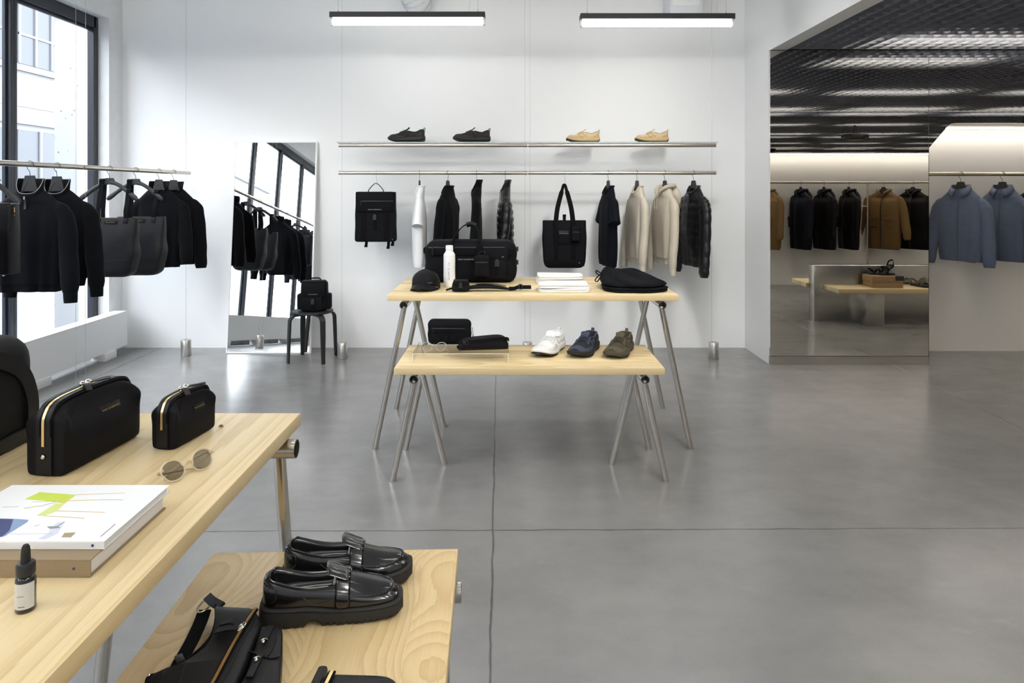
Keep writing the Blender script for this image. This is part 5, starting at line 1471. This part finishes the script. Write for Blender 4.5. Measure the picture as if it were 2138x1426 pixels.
for xx in (-.04, .0, .045): strip(cpz, 'webbing_loop', xx-.012, xx+.012, -.0305, .02, .068, M['blk_webbing'], .004)
mb = MB()
for i in range(6): mb.tube([V(.122+.004*cos(a)*(1 if i % 2 else .3)+.001*i, -.005, .088-.008*i+.0055*sin(a)) for a in [2*pi*j/12 for j in range(12)]], .0011, 5, closed=True)
mb.box((.126, -.005, .040), (.006, .004, .02), None, .001); mb.build('pull_chain', M['chrome'], cpz)
rl = thing('roll_pouch', 'black rounded zip pouch lying across the front of the acrylic riser', 'bag', (-.152, 3.545, zr), .10)
mb = MB(); rows = []
for i in range(25):
    q = i/24; x = -.132+.264*q; e = max(0.0, 1-abs(2*q-1)**5)**.5
    ry = .046*(.30+.70*e); rz_ = (.030+.010*q)*(.30+.70*e)
    rows.append([V(x, ry*c_, .002+rz_+rz_*s_*(1.0 if s_ > -.6 else .98)) for c_, s_ in [sup(2*pi*j/28, 1, 1, 2.8) for j in range(28)]])
mb.loft(rows); mb.build('body', M['blk_cotton'], rl, sub=1, ang=80)
mb = MB(); mb.strap(smooth_path([(-.128, -.012, .046), (-.10, -.038, .050), (-.03, -.044, .056), (.06, -.044, .062), (.115, -.036, .064), (.133, -.004, .050)], 26), .016, .004, V(0, .35, 1)); mb.build('zip_band', M['blk_webbing'], rl)
mb = MB(); mb.tube([V(-.088+.009*cos(a), -.046, .048+.008*sin(a)) for a in [2*pi*j/16 for j in range(16)]], .0018, 6, closed=True); mb.box((-.10, -.043, .05), (.014, .004, .012), None, .001); mb.build('ring_tab', M['blk_plastic'], rl)
mb = MB(); mb.box((-.130, -.015, .022), (.014, .012, .016), None, .003); mb.build('end_tab', M['blk_webbing'], rl)
spectacles('spectacles', 'clear-lens spectacles with smoky frame on the acrylic riser', (-.405, 3.51, zr), .0, M['smoke_frame'], M['clear_lens'], w=.145, tilt=-.55, folded=False)

# ---- three sneakers
def lowshoe(x, y, rz, lab, a, kw):
    o = shoe('sneaker', lab, (x, y, ZL+.0005), rz, .298, *a, grp='sneakers on the low table', **kw); o.scale = (1, 1.04, .87); return o
M['sw'] = plain('white_leather', (.80, .80, .79, 1), .5, bump=.05, bscale=200); M['sw_o'] = plain('white_suede', (.70, .69, .67, 1), .7); M['sw_s'] = plain('white_foam', (.74, .72, .69, 1), .55)
M['sn'] = plain('black_knit_mesh', (.010, .010, .013, 1), .8, bump=.2, bscale=300); M['sn_o'] = plain('navy_suede', (.040, .050, .085, 1), .85, bump=.08, bscale=200)
M['so'] = plain('olive_mesh', (.050, .040, .022, 1), .8, bump=.2, bscale=300); M['so_o'] = plain('olive_suede', (.080, .066, .038, 1), .85, bump=.08, bscale=200); M['so_s'] = plain('olive_foam', (.060, .052, .034, 1), .6)
rzs = -pi/2-.42
lowshoe(.200, 3.70, rzs, 'white sneaker on the low far table, toe to the room', (M['sw'], M['sw_s'], M['blk_rubber']), dict(overm=M['sw_o'], lacem=M['white_cotton']))
lowshoe(.388, 3.683, rzs, 'navy blue suede sneaker with black sole between the white and olive ones', (M['sn'], M['shoe_blk_sole'], M['shoe_blk_sole']), dict(overm=M['sn_o'], lacem=M['sn_o'], tonguem=M['sn_o'], toecap=M['sn_o']))
lowshoe(.575, 3.667, rzs, 'olive brown sneaker last in the row of three on the low far table', (M['so'], M['so_s'], M['so_s']), dict(overm=M['so_o'], lacem=M['so_o'], tonguem=M['so_o'], toecap=M['so_o']))

# ================================================================== THE NEAR TABLES
trestle_table('tall ash trestle table in front with toiletry bags and books on it', (-.9525, .971, 0), pi/2, 1.62, .80, ZT, .097, .168, .175, M['wood_tall'], ext=.020)
az = radians(1.8); u = V(-sin(az), cos(az), 0); LXn = 1.30
cn = V(-.4275, 1.6595, 0)-u*(LXn/2)
trestle_table('low ash trestle table in front with black loafers and belt bag on it', (cn.x, cn.y, 0), pi/2+az, LXn, .590, ZL, .085, .113, .128, M['wood_low'], ext=.011)

dopp('toiletry_bag', 'larger black toiletry bag with gold zip and silver stud on the near table', (-.935, 1.502, ZT+.0005), radians(83.5), .236, .092, .147, 'black toiletry bags')
dopp('toiletry_bag', 'smaller black toiletry bag with gold zip beside the sunglasses', (-.768, 1.600, ZT+.0005), radians(79.5), .148, .064, .108, 'black toiletry bags', rivet=False)
# weekender at the edge of the frame
wk = thing('weekender_bag', 'tall black weekender bag cut off by the frame behind the larger toiletry bag', 'bag', (-1.232, 1.440, ZT+.0005), radians(90))
mb = MB(); roundbox(mb, .40, .225, .245, .045, 5, wf=lambda t: 1.0-.05*t*t, df=lambda t: 1.0-.10*t*t, fold=.006, seed=14); mb.build('body', M['blk_cotton'], wk)
mb = MB(); mb.bx(-.192, .192, -.116, -.104, .001, .034, .004); mb.build('leather_base', M['blk_leather'], wk)
mb = MB(); mb.strap(smooth_path([(.150, -.1135, .02), (.146, -.115, .10), (.118, -.113, .165), (.06, -.109, .205), (0, -.107, .213), (-.06, -.109, .205), (-.118, -.113, .165), (-.146, -.115, .10), (-.150, -.1135, .02)], 40), .036, .006, [V(.9*cos(pi*i/39), 0, .9*sin(pi*i/39)+.05) for i in range(40)]); mb.build('arched_handle', M['blk_leather'], wk, ang=70)
mb = MB(); mb.strap([(-.18, 0, .247), (.18, 0, .247)], .02, .004, V(0, 1, 0)); mb.build('zip', M['blk_zip'], wk)
# ---- books
def book(lab, x0, x1, y0, y1, z, th, cover, pages, gap=.0022, grp='books on the near table'):
    t = thing('book', lab, 'book', (x0, y0, z), 0, grp); w, d = x1-x0, y1-y0
    mb = MB(); mb.bx(0, w, 0, d, 0, gap); mb.bx(0, w, 0, d, th-gap, th); mb.bx(0, w, 0, gap, gap, th-gap); mb.build('cover', cover, t, bev=.0006)
    mb = MB(); mb.bx(.004, w-.004, gap, d-.004, gap, th-gap); mb.build('page_block', pages, t)
    return t, w, d, th
M['kraft'] = plain('brown_cloth_cover', (.30, .225, .135, 1), .8, bump=.08, bscale=300); M['cover_white'] = plain('white_cover', (.84, .85, .85, 1), .35); M['pages'] = plain('page_edges', (.72, .71, .69, 1), .85)
b1 = book('thick brown clothbound book under the white one on the near table', -.915, -.632, 1.022, 1.245, ZT+.0004, .027, M['kraft'], M['pages'])
b2 = book('white paperback with lime green artwork on top of the brown book', -.918, -.628, 1.050, 1.252, ZT+.0278, .0125, M['cover_white'], M['pages'], .0012)
def pt(col, r=.5): return plain('ink', col, r)
M['lime'] = pt((.55, .66, .06, 1)); M['lime'].name = 'lime_ink'
M['lime2'] = pt((.62, .70, .22, 1)); M['navyink'] = pt((.030, .045, .17, 1)); M['blueink'] = pt((.22, .32, .50, 1)); M['goldink'] = pt((.72, .52, .20, 1)); M['greyink'] = pt((.25, .26, .28, 1)); M['paleink'] = pt((.60, .63, .72, 1)); M['brownink'] = pt((.34, .27, .14, 1))
def cover_pt(px, py):
    d = .5417*F/(py-CY); return ((px-CX)*d/F+.918, d-1.050)
def ink(name, pts, mat, lift=.0002, line=None):
    zt = .0125+lift
    q = [cover_pt(*p) for p in pts]
    mb = MB()
    if line: mb.strap([V(x, y, zt) for x, y in q], line, .0002, V(-(q[-1][1]-q[0][1]), q[-1][0]-q[0][0], 0))
    else: mb.prism(q, lambda a, b_, h: (a, b_, h), .0124, zt)
    return mb.build(name, mat, b2[0], flat=True)
zf = 360/2138
def zp(pts): return [(x*zf, 1000+y*zf) for x, y in pts]
ink('printed_panel', zp([(310, 265), (490, 178), (940, 212), (800, 318), (690, 300), (580, 288)]), M['lime'])
ink('printed_panel', zp([(690, 318), (800, 318), (710, 412), (540, 472), (455, 470)]), M['lime2'], .00022)
ink('printed_panel', zp([(-300, 500), (165, 512), (120, 660), (20, 735), (-300, 735)]), M['navyink'])
ink('printed_panel', zp([(165, 510), (355, 522), (340, 550), (70, 720), (25, 737), (125, 650)]), M['blueink'], .00025)
for pts, mt, lw in (([(940, 212), (1550, 188)], 'goldink', .0012), ([(800, 288), (1290, 272)], 'goldink', .0016), ([(710, 412), (1300, 430)], 'goldink', .0016), ([(540, 472), (1045, 503)], 'goldink', .0016), ([(1290, 272), (1530, 275)], 'greyink', .0007), ([(480, 358), (680, 305)], 'greyink', .001), ([(1250, 730), (1430, 575)], 'greyink', .0015), ([(690, 615), (800, 550)], 'greyink', .002), ([(300, 380), (480, 350)], 'goldink', .0022), ([(690, 310), (830, 245)], 'goldink', .0018), ([(130, 700), (650, 695)], 'paleink', .0016), ([(400, 300), (700, 290)], 'greyink', .0004), ([(30, 365), (230, 360)], 'greyink', .0005), ([(420, 605), (490, 585)], 'greyink', .001)):
    ink('printed_line', zp(pts), M[mt], .0003, lw)
ink('printed_panel', zp([(580, 605), (720, 600), (750, 625), (620, 635)]), M['greyink'])
ink('printed_panel', zp([(760, 740), (800, 685), (940, 680), (880, 740)]), M['brownink'])
ink('printed_panel', zp([(470, 760), (590, 690), (700, 560), (800, 545), (720, 690), (560, 765)]), M['paleink'], .00015)
for par, bx_, bz in ((b1, .258, .0135), (b2, .272, .0062)):
    mb = MB(); mb.lathe([(0, -.0004), (.0021, -.0004), (.0021, 0), (0, 0)], (bx_, 0, bz), 16, 'Y'); mb.build('spine_mark', M['navyink'], par[0])
text(b1[0], 'ARCHIV', .018, Matrix.Translation(V(.075, .0145, .0272)), M['print_light']) if False else None
# ---- dropper bottle
dr = thing('dropper_bottle', 'small black dropper bottle with pale label in front of the books', 'bottle', (-.674, .945, ZT+.0004), .2)
mb = MB(); mb.lathe([(0, 0), (.0115, 0), (.0125, .0012), (.0125, .043), (.0115, .046), (.0095, .048), (.0095, .05), (0, .05)], n=32); mb.build('body', M['blk_glass'] if 'blk_glass' in M else M['blk_shiny'], dr)
mb = MB(); mb.lathe([(0, .049), (.0115, .049), (.0118, .050), (.0118, .063), (.0105, .0655), (.006, .067), (0, .067)], n=32); mb.build('cap', M['blk_plastic'], dr)
mb = MB(); mb.lathe([(.0, .066), (.0062, .066), (.0058, .078), (.0050, .086), (.0032, .0895), (0, .0905)], n=24); mb.build('rubber_bulb', M['blk_rubber'], dr)
mb = MB()
n_ = 20
A_ = [mb.bm.verts.new((.01268*sin(a), -.01268*cos(a), .006)) for a in [radians(-75+150*i/n_) for i in range(n_+1)]]
B_ = [mb.bm.verts.new((.01268*sin(a), -.01268*cos(a), .041)) for a in [radians(-75+150*i/n_) for i in range(n_+1)]]
for i in range(n_): mb.face((A_[i], A_[i+1], B_[i+1], B_[i]))
mb.build('label', plain('pale_label', (.62, .62, .60, 1), .6), dr)
mb = MB(); mb.bx(-.004, .004, -.0129, -.0125, .0095, .0105); mb.bx(-.005, .003, -.0129, -.0125, .024, .0247); mb.build('label_print', M['print_grey'], dr)
# ---- sunglasses
spectacles('sunglasses', 'clear-framed sunglasses with grey lenses beside the smaller toiletry bag', (-.652, 1.386, ZT+.0006), radians(62), M['clear_frame'], M['tint_lens'], w=.130, tilt=-.50)
# little twisted clip by the toiletry bag
mb = MB(); c_ = P(461, 891, 1.676); mb.tube(smooth_path([c_+V(-.006, 0, -.003), c_+V(-.002, .002, .002), c_+V(.004, 0, .003), c_+V(.005, -.002, -.002), c_+V(.0, 0, -.003)], 14), .0022, 8); mb.tube([c_+V(-.004, -.002, -.003), c_+V(.004, .002, -.003)], .002, 6)
tag(mb.build('twig', plain('brown_wood_bit', (.30, .18, .07, 1), .7)), 'tiny brown twisted scrap near the corner of the near table', 'scrap')

# ---- loafers
lf = dict(kind='loafer')
shoe('loafer', 'polished black penny loafer in front of its pair on the low near table', (-.372, 1.412, ZL+.0004), radians(9), .272, M['blk_shiny'], M['blk_rubber'], M['blk_rubber'], 'loafer', 'pair of loafers', 1)
shoe('loafer', 'polished black penny loafer behind its pair on the low near table', (-.370, 1.532, ZL+.0004), radians(7), .272, M['blk_shiny'], M['blk_rubber'], M['blk_rubber'], 'loafer', 'pair of loafers', -1)

# ---- belt bag lying on the low near table
zb0 = ZL+.0005
def tb(px, py, z):        # point at height z above the low table
    D = EYE-(ZL+z); d = D*F/(py-CY); return V((px-CX)*d/F, d, ZL+z)
bb = thing('belt_bag', 'black belt bag with gold zip and ring strap lying beside the loafers', 'bag', (-.53, 1.2, zb0))
def rel(v): return v-V(-.53, 1.2, zb0)
def slab(outl, h, mat, name, par, r=.008, z0=0.0):
    cx = sum(p[0] for p in outl)/len(outl); cy = sum(p[1] for p in outl)/len(outl)
    def ring(k, z): 
        out = []
        for x, y in outl:
            dx, dy = x-cx, y-cy; L_ = max(1e-4, sqrt(dx*dx+dy*dy)); out.append(V(cx+dx*(1-k/L_), cy+dy*(1-k/L_), z0+z))
        return out
    mb = MB(); mb.loft([ring(r*.6, 0), ring(.0, r*.8), ring(0, h-r), ring(r*.35, h-r*.3), ring(r, h), ring(r*3, h+.0015)])
    return mb.build(name, mat, par, ang=60)
def dens(pts, n):
    pp = smooth_path([V(p[0], p[1], 0) for p in pts], n); return [(p.x, p.y) for p in pp]
h1 = .045
def pl(lst, z): return [(rel(tb(x, y, z)).x, rel(tb(x, y, z)).y) for x, y in lst]
left_edge = dens(pl([(450, 1262), (450, 1292), (441, 1324), (420, 1350), (385, 1378), (345, 1400), (309, 1412), (305, 1440), (308, 1480)], h1), 40)
right_edge = dens(pl([(440, 1530), (478, 1455), (505, 1400), (527, 1345), (546, 1300), (536, 1275), (524, 1266)], h1), 34)
slab(left_edge+right_edge, h1, M['blk_leather'], 'body', bb)
zl = dens(pl([(534, 1276), (512, 1308), (490, 1345), (470, 1382), (447, 1426), (420, 1475)], h1), 30)
mb = MB(); mb.strap([V(x, y, h1+.0035) for x, y in zl], .011, .002, V(1, .5, 0)); zo = mb.build('zip_tape', M['blk_webbing'], bb)
mb = MB(); mb.strap([V(x, y, h1+.0052) for x, y in zl], .0050, .0016, V(1, .5, 0)); mb.build('zip', M['gold'], zo)
mb = MB()
for i in range(len(zl)-1):
    a, b_ = V(zl[i][0], zl[i][1], h1+.0064), V(zl[i+1][0], zl[i+1][1], h1+.0064); an = atan2(b_.y-a.y, b_.x-a.x)
    for j in range(4): mb.box(a.lerp(b_, j/4), (.0012, .0046, .0012), an)
mb.build('zip_teeth', M['gold'], zo)
k = pl([(503, 1320)], h1)[0]
mb = MB(); mb.tube([V(k[0]+.008*cos(a), k[1]+.010*sin(a), h1+.010+.003*cos(a)) for a in [2*pi*j/18 for j in range(18)]], .0018, 8, closed=True); mb.box((k[0]-.001, k[1], h1+.009), (.010, .013, .006), .5, .002); mb.build('zip_slider', M['chrome'], zo)
for dy in (.012, -.012):
    mb = MB(); mb.strap(smooth_path([(k[0]-.004, k[1]+dy*.4, h1+.011), (k[0]-.022, k[1]+dy*.9+.002, h1+.012), (k[0]-.044, k[1]+dy+.006, h1+.005)], 8), .014, .003, V(0, 1, 0)); mb.build('leather_tab', M['blk_leather'], zo)
seam = dens(pl([(386, 1380), (383, 1400), (372, 1440)], h1), 8)
mb = MB(); mb.tube([V(x, y, h1+.001) for x, y in seam], .0012, 6); mb.tube([V(x, y, h1+.0015) for x, y in dens(pl([(532, 1295), (505, 1345), (475, 1405), (450, 1450)], h1), 16)], .0016, 6); mb.build('seam', M['blk_leather'], bb)
mb = MB(); eb = [V(x, y, h1-.002) for x, y in left_edge[:34]]; mb.tube(eb, .0022, 8); mb.build('edge_binding', M['blk_webbing'], bb)
# second pouch on its side
def p2(lst, z): return dens(pl(lst, z), len(lst)*5)
po_ = [(546, 1306), (568, 1304), (588, 1310), (590, 1340), (588, 1380), (583, 1440), (575, 1500), (500, 1500), (470, 1470), (505, 1420), (528, 1360)]
slab(dens(pl(po_+po_[:1], .040), 66)[:-1], .040, M['blk_leather'], 'outer_pocket', bb, .006)
for (a_, b_) in (((566, 1310), (552, 1340)), ((545, 1368), (520, 1418))):
    pa = dens(pl([a_, ((a_[0]+b_[0])/2, (a_[1]+b_[1])/2), b_], .041), 6)
    mb = MB(); mb.strap([V(x, y, .0435) for x, y in pa], .012, .003, V(1, .5, 0)); mb.build('pocket_tab', M['blk_leather'], bb)
mb = MB(); mb.tube([V(x, y, .0425) for x, y in dens(pl([(520, 1362), (560, 1376), (584, 1372)], .041), 10)], .0016, 6); mb.tube([V(x, y, .0425) for x, y in dens(pl([(580, 1312), (574, 1345), (560, 1372)], .041), 10)], .0014, 6); mb.build('pocket_seam', M['blk_leather'], bb)
for (x_, y_) in ((551, 1342), (536, 1380)):
    k = pl([(x_, y_)], .043)[0]
    mb = MB(); mb.tube([V(k[0]+.006*cos(a), k[1]+.0055*sin(a), .0465+.001*cos(a)) for a in [pi*.9*j/10+pi*.05 for j in range(11)]], .0013, 8); mb.ball((k[0], k[1]-.003, .0465), (.0035, .004, .003)); mb.build('pocket_slider', M['chrome'], bb)
# ring and webbing strap
ra, rb = rel(tb(431, 1246, .03)), rel(tb(419, 1275, .018))
mb = MB(); cr_ = rel(tb(430, 1262, .022)); mb.tube([cr_+V(.012*cos(a)+.004*sin(a), .020*sin(a), .004*sin(a)) for a in [2*pi*j/26 for j in range(26)]], .0022, 10, closed=True); mb.build('metal_ring', M['chrome'], bb)
mb = MB(); mb.strap(smooth_path([rel(tb(433, 1246, .032)), rel(tb(444, 1256, .038)), rel(tb(462, 1266, .043))], 8), .017, .005, V(0, 1, .2)); mb.build('ring_tab', M['blk_leather'], bb)
mb = MB(); mb.strap(smooth_path([rel(tb(427, 1274, .018)), rel(tb(418, 1300, .010)), rel(tb(402, 1335, .006)), rel(tb(384, 1368, .005)), rel(tb(372, 1390, .004)), rel(tb(362, 1420, .004))], 22), .026, .003, V(1, .35, 0)); so_ = mb.build('webbing_strap', M['blk_webbing'], bb)
mb = MB(); q_ = rel(tb(376, 1378, .007)); mb.box(q_, (.030, .014, .006), -.9, .002); mb.build('strap_keeper', M['blk_plastic'], so_)
mb = MB(); q_ = rel(tb(311, 1410, h1)); mb.ball(q_, (.003, .003, .003)); mb.build('stud', M['chrome'], bb)
# small pouch at the lower edge
k = tb(748, 1400, .045)
sp_ = thing('zip_pouch', 'small black zip pouch at the lower edge of the low near table', 'bag', (k.x, k.y-.062, ZL+.0004), radians(-3))
mb = MB(); roundbox(mb, .150, .125, .050, .020, 5, wf=lambda t: 1.0-.04*t, df=lambda t: 1.0-.08*t, fold=.003, seed=8); mb.build('body', M['blk_leather'], sp_)
mb = MB(); mb.strap([(-.044, .048, .0515), (-.046, -.05, .0515)], .012, .003, V(1, 0, 0)); zo = mb.build('zip_tape', M['blk_webbing'], sp_)
mb = MB(); mb.strap([(-.044, .046, .0535), (-.046, -.05, .0535)], .0055, .002, V(1, 0, 0)); mb.build('zip', M['gold'], zo)
mb = MB(); mb.bx(-.073, -.055, -.06, .062, .018, .0535, .006); mb.build('folded_end', M['blk_leather'], sp_)
# ================================================================== NICHE WITH BLUE JACKETS
yn = 5.865; zn = 1.45+34.5*yn/F
M['steel_niche'] = steel('brushed_brass_toned_rail', (.55, .50, .42, 1), .28, 1)
t = thing('clothes_rail', 'clothes rail inside the white niche carrying the blue jackets', 'rail', (NX+.002, yn, zn), -pi/2)
mb = MB(); mb.tube([(0, 0, 0), (0, 5.5, 0)], .0165, 20); mb.build('tube', M['steel_niche'], t)
mb = MB(); mb.tube([(0, 0, 0), (0, .006, 0)], .030, 20); mb.build('wall_flange', M['steel_niche'], t)
def niche_jacket(px, rz, lab, hl, seed):
    x = (px-CX)*yn/F; hanger((x, yn, zn), rz, hl, fit=(-.120, -.228, .195))
    g = garment('overshirt', lab, 'jacket', (x, yn, zn), rz, M['denim'], rib=None, sl=.835, L=.745, seed=seed, W=.195, T=.050, collar='shirt', hem=False, folds=.008, zipm=M['denim_edge'], pull=False, splay=.05)
    mb = MB(); mb.bx(-.022, .022, .034, .037, -.165, -.115); mb.build('neck_label', M['white_cotton'], g)
    return g
M['denim_edge'] = plain('blue_grey_placket', (.075, .09, .14, 1), .85)
niche_jacket(2006, -pi/2+.48, 'blue-grey overshirt in the niche next to the mirror panel', 'black hanger holding the blue overshirt next to the mirror panel', 51)
niche_jacket(2093, -pi/2+.46, 'second blue-grey overshirt in the niche, partly behind the first', 'black hanger holding the second blue overshirt', 52)
x = (2180-CX)*yn/F; hanger((x, yn, zn), -pi/2+.46, 'black hanger cut by the frame edge in the niche')
garment('overshirt', 'dark jacket in the niche almost wholly cut off by the frame', 'jacket', (x, yn, zn), -pi/2+.46, M['black_coat'], sl=.80, L=.76, seed=53, W=.205, collar='shirt', hem=False)

# ================================================================== COATS SEEN IN THE MIRROR
yc = 1.08; dvc = 2*YM-yc; zc_ = 1.45+17*dvc/F
def mx(px): return (px-CX)*dvc/F
t = thing('clothes_rail', 'long clothes rail of parkas reflected in the mirror wall', 'rail', (2.36, yc, zc_), -pi/2)
mb = MB(); mb.tube([(0, 0, 0), (0, 8.5, 0)], .0165, 16); mb.build('tube', M['steel_niche'], t)
xp = mx(1811)
mb = MB(); mb.tube([(0, xp-2.36, -zc_+.002), (0, xp-2.36, -.01)], .013, 16); mb.build('upright', M['steel_niche'], t)
mb = MB(); mb.tube([(0, xp-2.36-.1, -.36), (0, xp-2.36, -.36)], .010, 12); mb.build('wall_bracket', M['steel_niche'], t)
coats = [(1604, .35, M['ochre'], 'ochre parka at the edge of the mirror wall reflection', 'parka', 1.0, .035),
         (1672, .14, M['navy_coat'], 'dark navy hooded parka in the mirror, beside the ochre one at the edge', 'parka', 1.0, .03),
         (1720, .12, M['black_coat'], 'black hooded parka in the mirror between two other dark coats', 'parka', 1.0, .03),
         (1772, .02, M['black_coat'], 'black hooded parka in the mirror just before the rail upright', 'parka', 1.0, .03),
         (1845, .62, M['ochre'], 'ochre hooded parka in the mirror next to the rail upright', 'parka', 1.0, .10),
         (1906, .60, M['black_coat'], 'wide black hooded coat last in the mirror reflection', 'parka', 1.0, .10)]
for i, (px, a, mat, lab, nm, L_, spl) in enumerate(coats):
    x = mx(px); rz = -(pi/2+a)
    hanger((x, yc, zc_), rz, 'hanger of the ' + lab.replace(', beside the ochre one at the edge', ''), fit=(-.120, -.228, .255))
    garment(nm, lab, 'coat', (x, yc, zc_), rz, mat, rib=None, sl=.90, L=L_, seed=60+i, W=.255, T=.085, collar='parka', hem=False, folds=.014, zipm=M['blk_zip'], pockets=((-.11, -.60, .13, .15), (.11, -.60, .13, .15)), splay=spl, sw=1.12)
# ---- bench
be = thing('display_bench', 'stainless steel and ash bench reflected in the mirror wall', 'bench', (3.36, 3.72, 0))
mb = MB(); mb.bx(0, 3.6, -.10, .04, 0, .615, .002); mb.build('steel_slab', M['steel_p'], be)
mb = MB(); mb.bx(.10, 3.6, .045, .40, .355, .405, .003); mb.build('seat_board', M['wood_far'], be)
mb = MB(); mb.bx(-.03, 3.6, -.50, -.105, .355, .405, .003); mb.build('seat_board', M['wood_far'], be)
mb = MB(); mb.bx(.42, .62, .04, .34, 0, .354, .002); mb.build('steel_support', M['steel_p'], be)
mb = MB(); mb.bx(.42, .62, -.45, -.10, 0, .354, .002); mb.build('steel_support', M['steel_p'], be)
zb_ = .406
M['cardboard'] = plain('brown_cardboard', (.36, .24, .125, 1), .8)
sb = thing('shoe_box', 'brown cardboard shoe box on the bench in the mirror', 'box', (4.03, 3.93, zb_))
mb = MB(); mb.bx(-.165, .165, -.10, .10, 0, .062, .002); mb.build('base', M['cardboard'], sb)
mb = MB(); mb.bx(-.17, .17, -.105, .105, .060, .125, .002); mb.build('lid', M['cardboard'], sb)
mb = MB(); mb.bx(.08, .1705, -.1055, .1055, .075, .1255); mb.build('dark_corner_print', M['print_dark'], sb)
def sandal(x, y, z, rz, lab, strapm, tilt=0.0):
    t = thing('sandal', lab, 'shoe', (x, y, z), rz, 'sandals on the bench', rot=(0, tilt, rz))
    mb = MB(); rows = []
    for i in range(14):
        q = i/13; w = keyed([(0, .018), (.08, .030), (.4, .032), (.75, .046), (.93, .034), (1, .012)], q); rows.append([V(-.13+.26*q, w, .004), V(-.13+.26*q, w, .024), V(-.13+.26*q, -w, .024), V(-.13+.26*q, -w, .004)])
    mb.loft(rows); mb.build('sole', M['blk_rubber'], t, bev=.003)
    for (xa, xb, h) in ((.055, .035, .052), (.0, .03, .060), (-.02, -.045, .060)):
        mb = MB(); mb.strap(smooth_path([(xa, .044, .016), (xa, .040, .04), ((xa+xb)/2, 0, h), (xb, -.040, .04), (xb, -.044, .016)], 14), .020, .004, V(1, 0, .1)); mb.build('strap', strapm, t)
    mb = MB(); mb.strap(smooth_path([(-.07, .034, .02), (-.11, .026, .06), (-.135, 0, .068), (-.11, -.026, .06), (-.07, -.034, .02)], 14), .016, .004, V(0, 0, 1)); mb.build('heel_strap', strapm, t)
    return t
M['tan_strap'] = plain('pale_strap', (.46, .40, .30, 1), .8); M['olive_strap'] = plain('olive_strap', (.12, .11, .075, 1), .8)
sandal(4.02, 3.92, zb_+.126, .3, 'black sandal lying flat on the shoe box in the mirror', M['blk_webbing'])
sandal(4.09, 3.90, zb_+.170, 2.6, 'black sandal propped on its pair on the shoe box', M['blk_webbing'], .35)
sandal(4.44, 3.93, zb_, 1.35, 'sandal with olive straps on the bench beside the shoe box', M['olive_strap'])
sandal(4.62, 3.93, zb_, 1.35, 'sandal with pale straps on the bench in the mirror', M['tan_strap'])
sandal(4.80, 3.93, zb_, 1.35, 'black-strapped sandal on the bench near the mirror seam', M['blk_webbing'])
# ---- projector under the cell ceiling
pj = thing('projector', 'black projector hanging from the cell ceiling, seen reflected', 'projector', (6.17, 3.54, 2.36), .25)
mb = MB(); mb.bx(-.19, .19, -.13, .13, 0, .11, .012); mb.build('body', M['blk_plastic'], pj)
mb = MB(); mb.tube([(.10, -.13, .055), (.10, -.16, .055)], .036, 20); mb.build('lens', M['blk_shiny'], pj)
mb = MB(); mb.tube([(0, 0, .11), (0, 0, .30)], .022, 14); mb.bx(-.06, .06, -.06, .06, .11, .125, .003); mb.build('ceiling_mount', M['dark_metal'], pj)
mb = MB(); mb.tube(smooth_path([(-.10, .1, .06), (-.16, .12, .16), (-.10, .06, .27)], 12), .004, 6); mb.build('cable', M['blk_rubber'], pj)

# ================================================================== CAMERA, SKY, EXPOSURE
cam = bpy.data.cameras.new('camera'); co = bpy.data.objects.new('camera', cam); COL.objects.link(co)
co.location = (0, 0, EYE); co.rotation_euler = (pi/2, 0, 0)
cam.sensor_width = 36; cam.lens = 36*F/2138; cam.shift_x = (1069-CX)/2138; cam.shift_y = -(713-CY)/2138; cam.clip_start = .05
SC.camera = co
wd = bpy.data.worlds.new('overcast_sky'); SC.world = wd; wd.use_nodes = True
nt = wd.node_tree; bg = nt.nodes['Background']
bg.inputs['Color'].default_value = (.92, .96, 1.0, 1)
bg.inputs['Strength'].default_value = SKY
# daylight portals: they only guide sampling of the sky through the windows
for a, b_ in zip(WY, WY[1:]):
    li = bpy.data.lights.new('window_portal', 'AREA'); li.shape = 'RECTANGLE'; li.size = ZH-.2; li.size_y = (a-b_)-.1
    li.cycles.is_portal = True
    lo = bpy.data.objects.new('window_portal', li); COL.objects.link(lo); lo.location = (XL-.2, (a+b_)/2, ZH/2); lo.rotation_euler = (0, -pi/2, 0)
vs = SC.view_settings; vs.view_transform = 'Standard'; vs.look = 'None'; vs.gamma = 1; vs.use_curve_mapping = False; vs.exposure = EXPO
SC.display_settings.display_device = 'sRGB'
SC.cycles.max_bounces = 12; SC.cycles.diffuse_bounces = 5; SC.cycles.glossy_bounces = 6; SC.cycles.transparent_max_bounces = 16
SC.cycles.use_denoising = True
SC.cycles.sample_clamp_indirect = 8.0; SC.cycles.caustics_reflective = False; SC.cycles.caustics_refractive = False
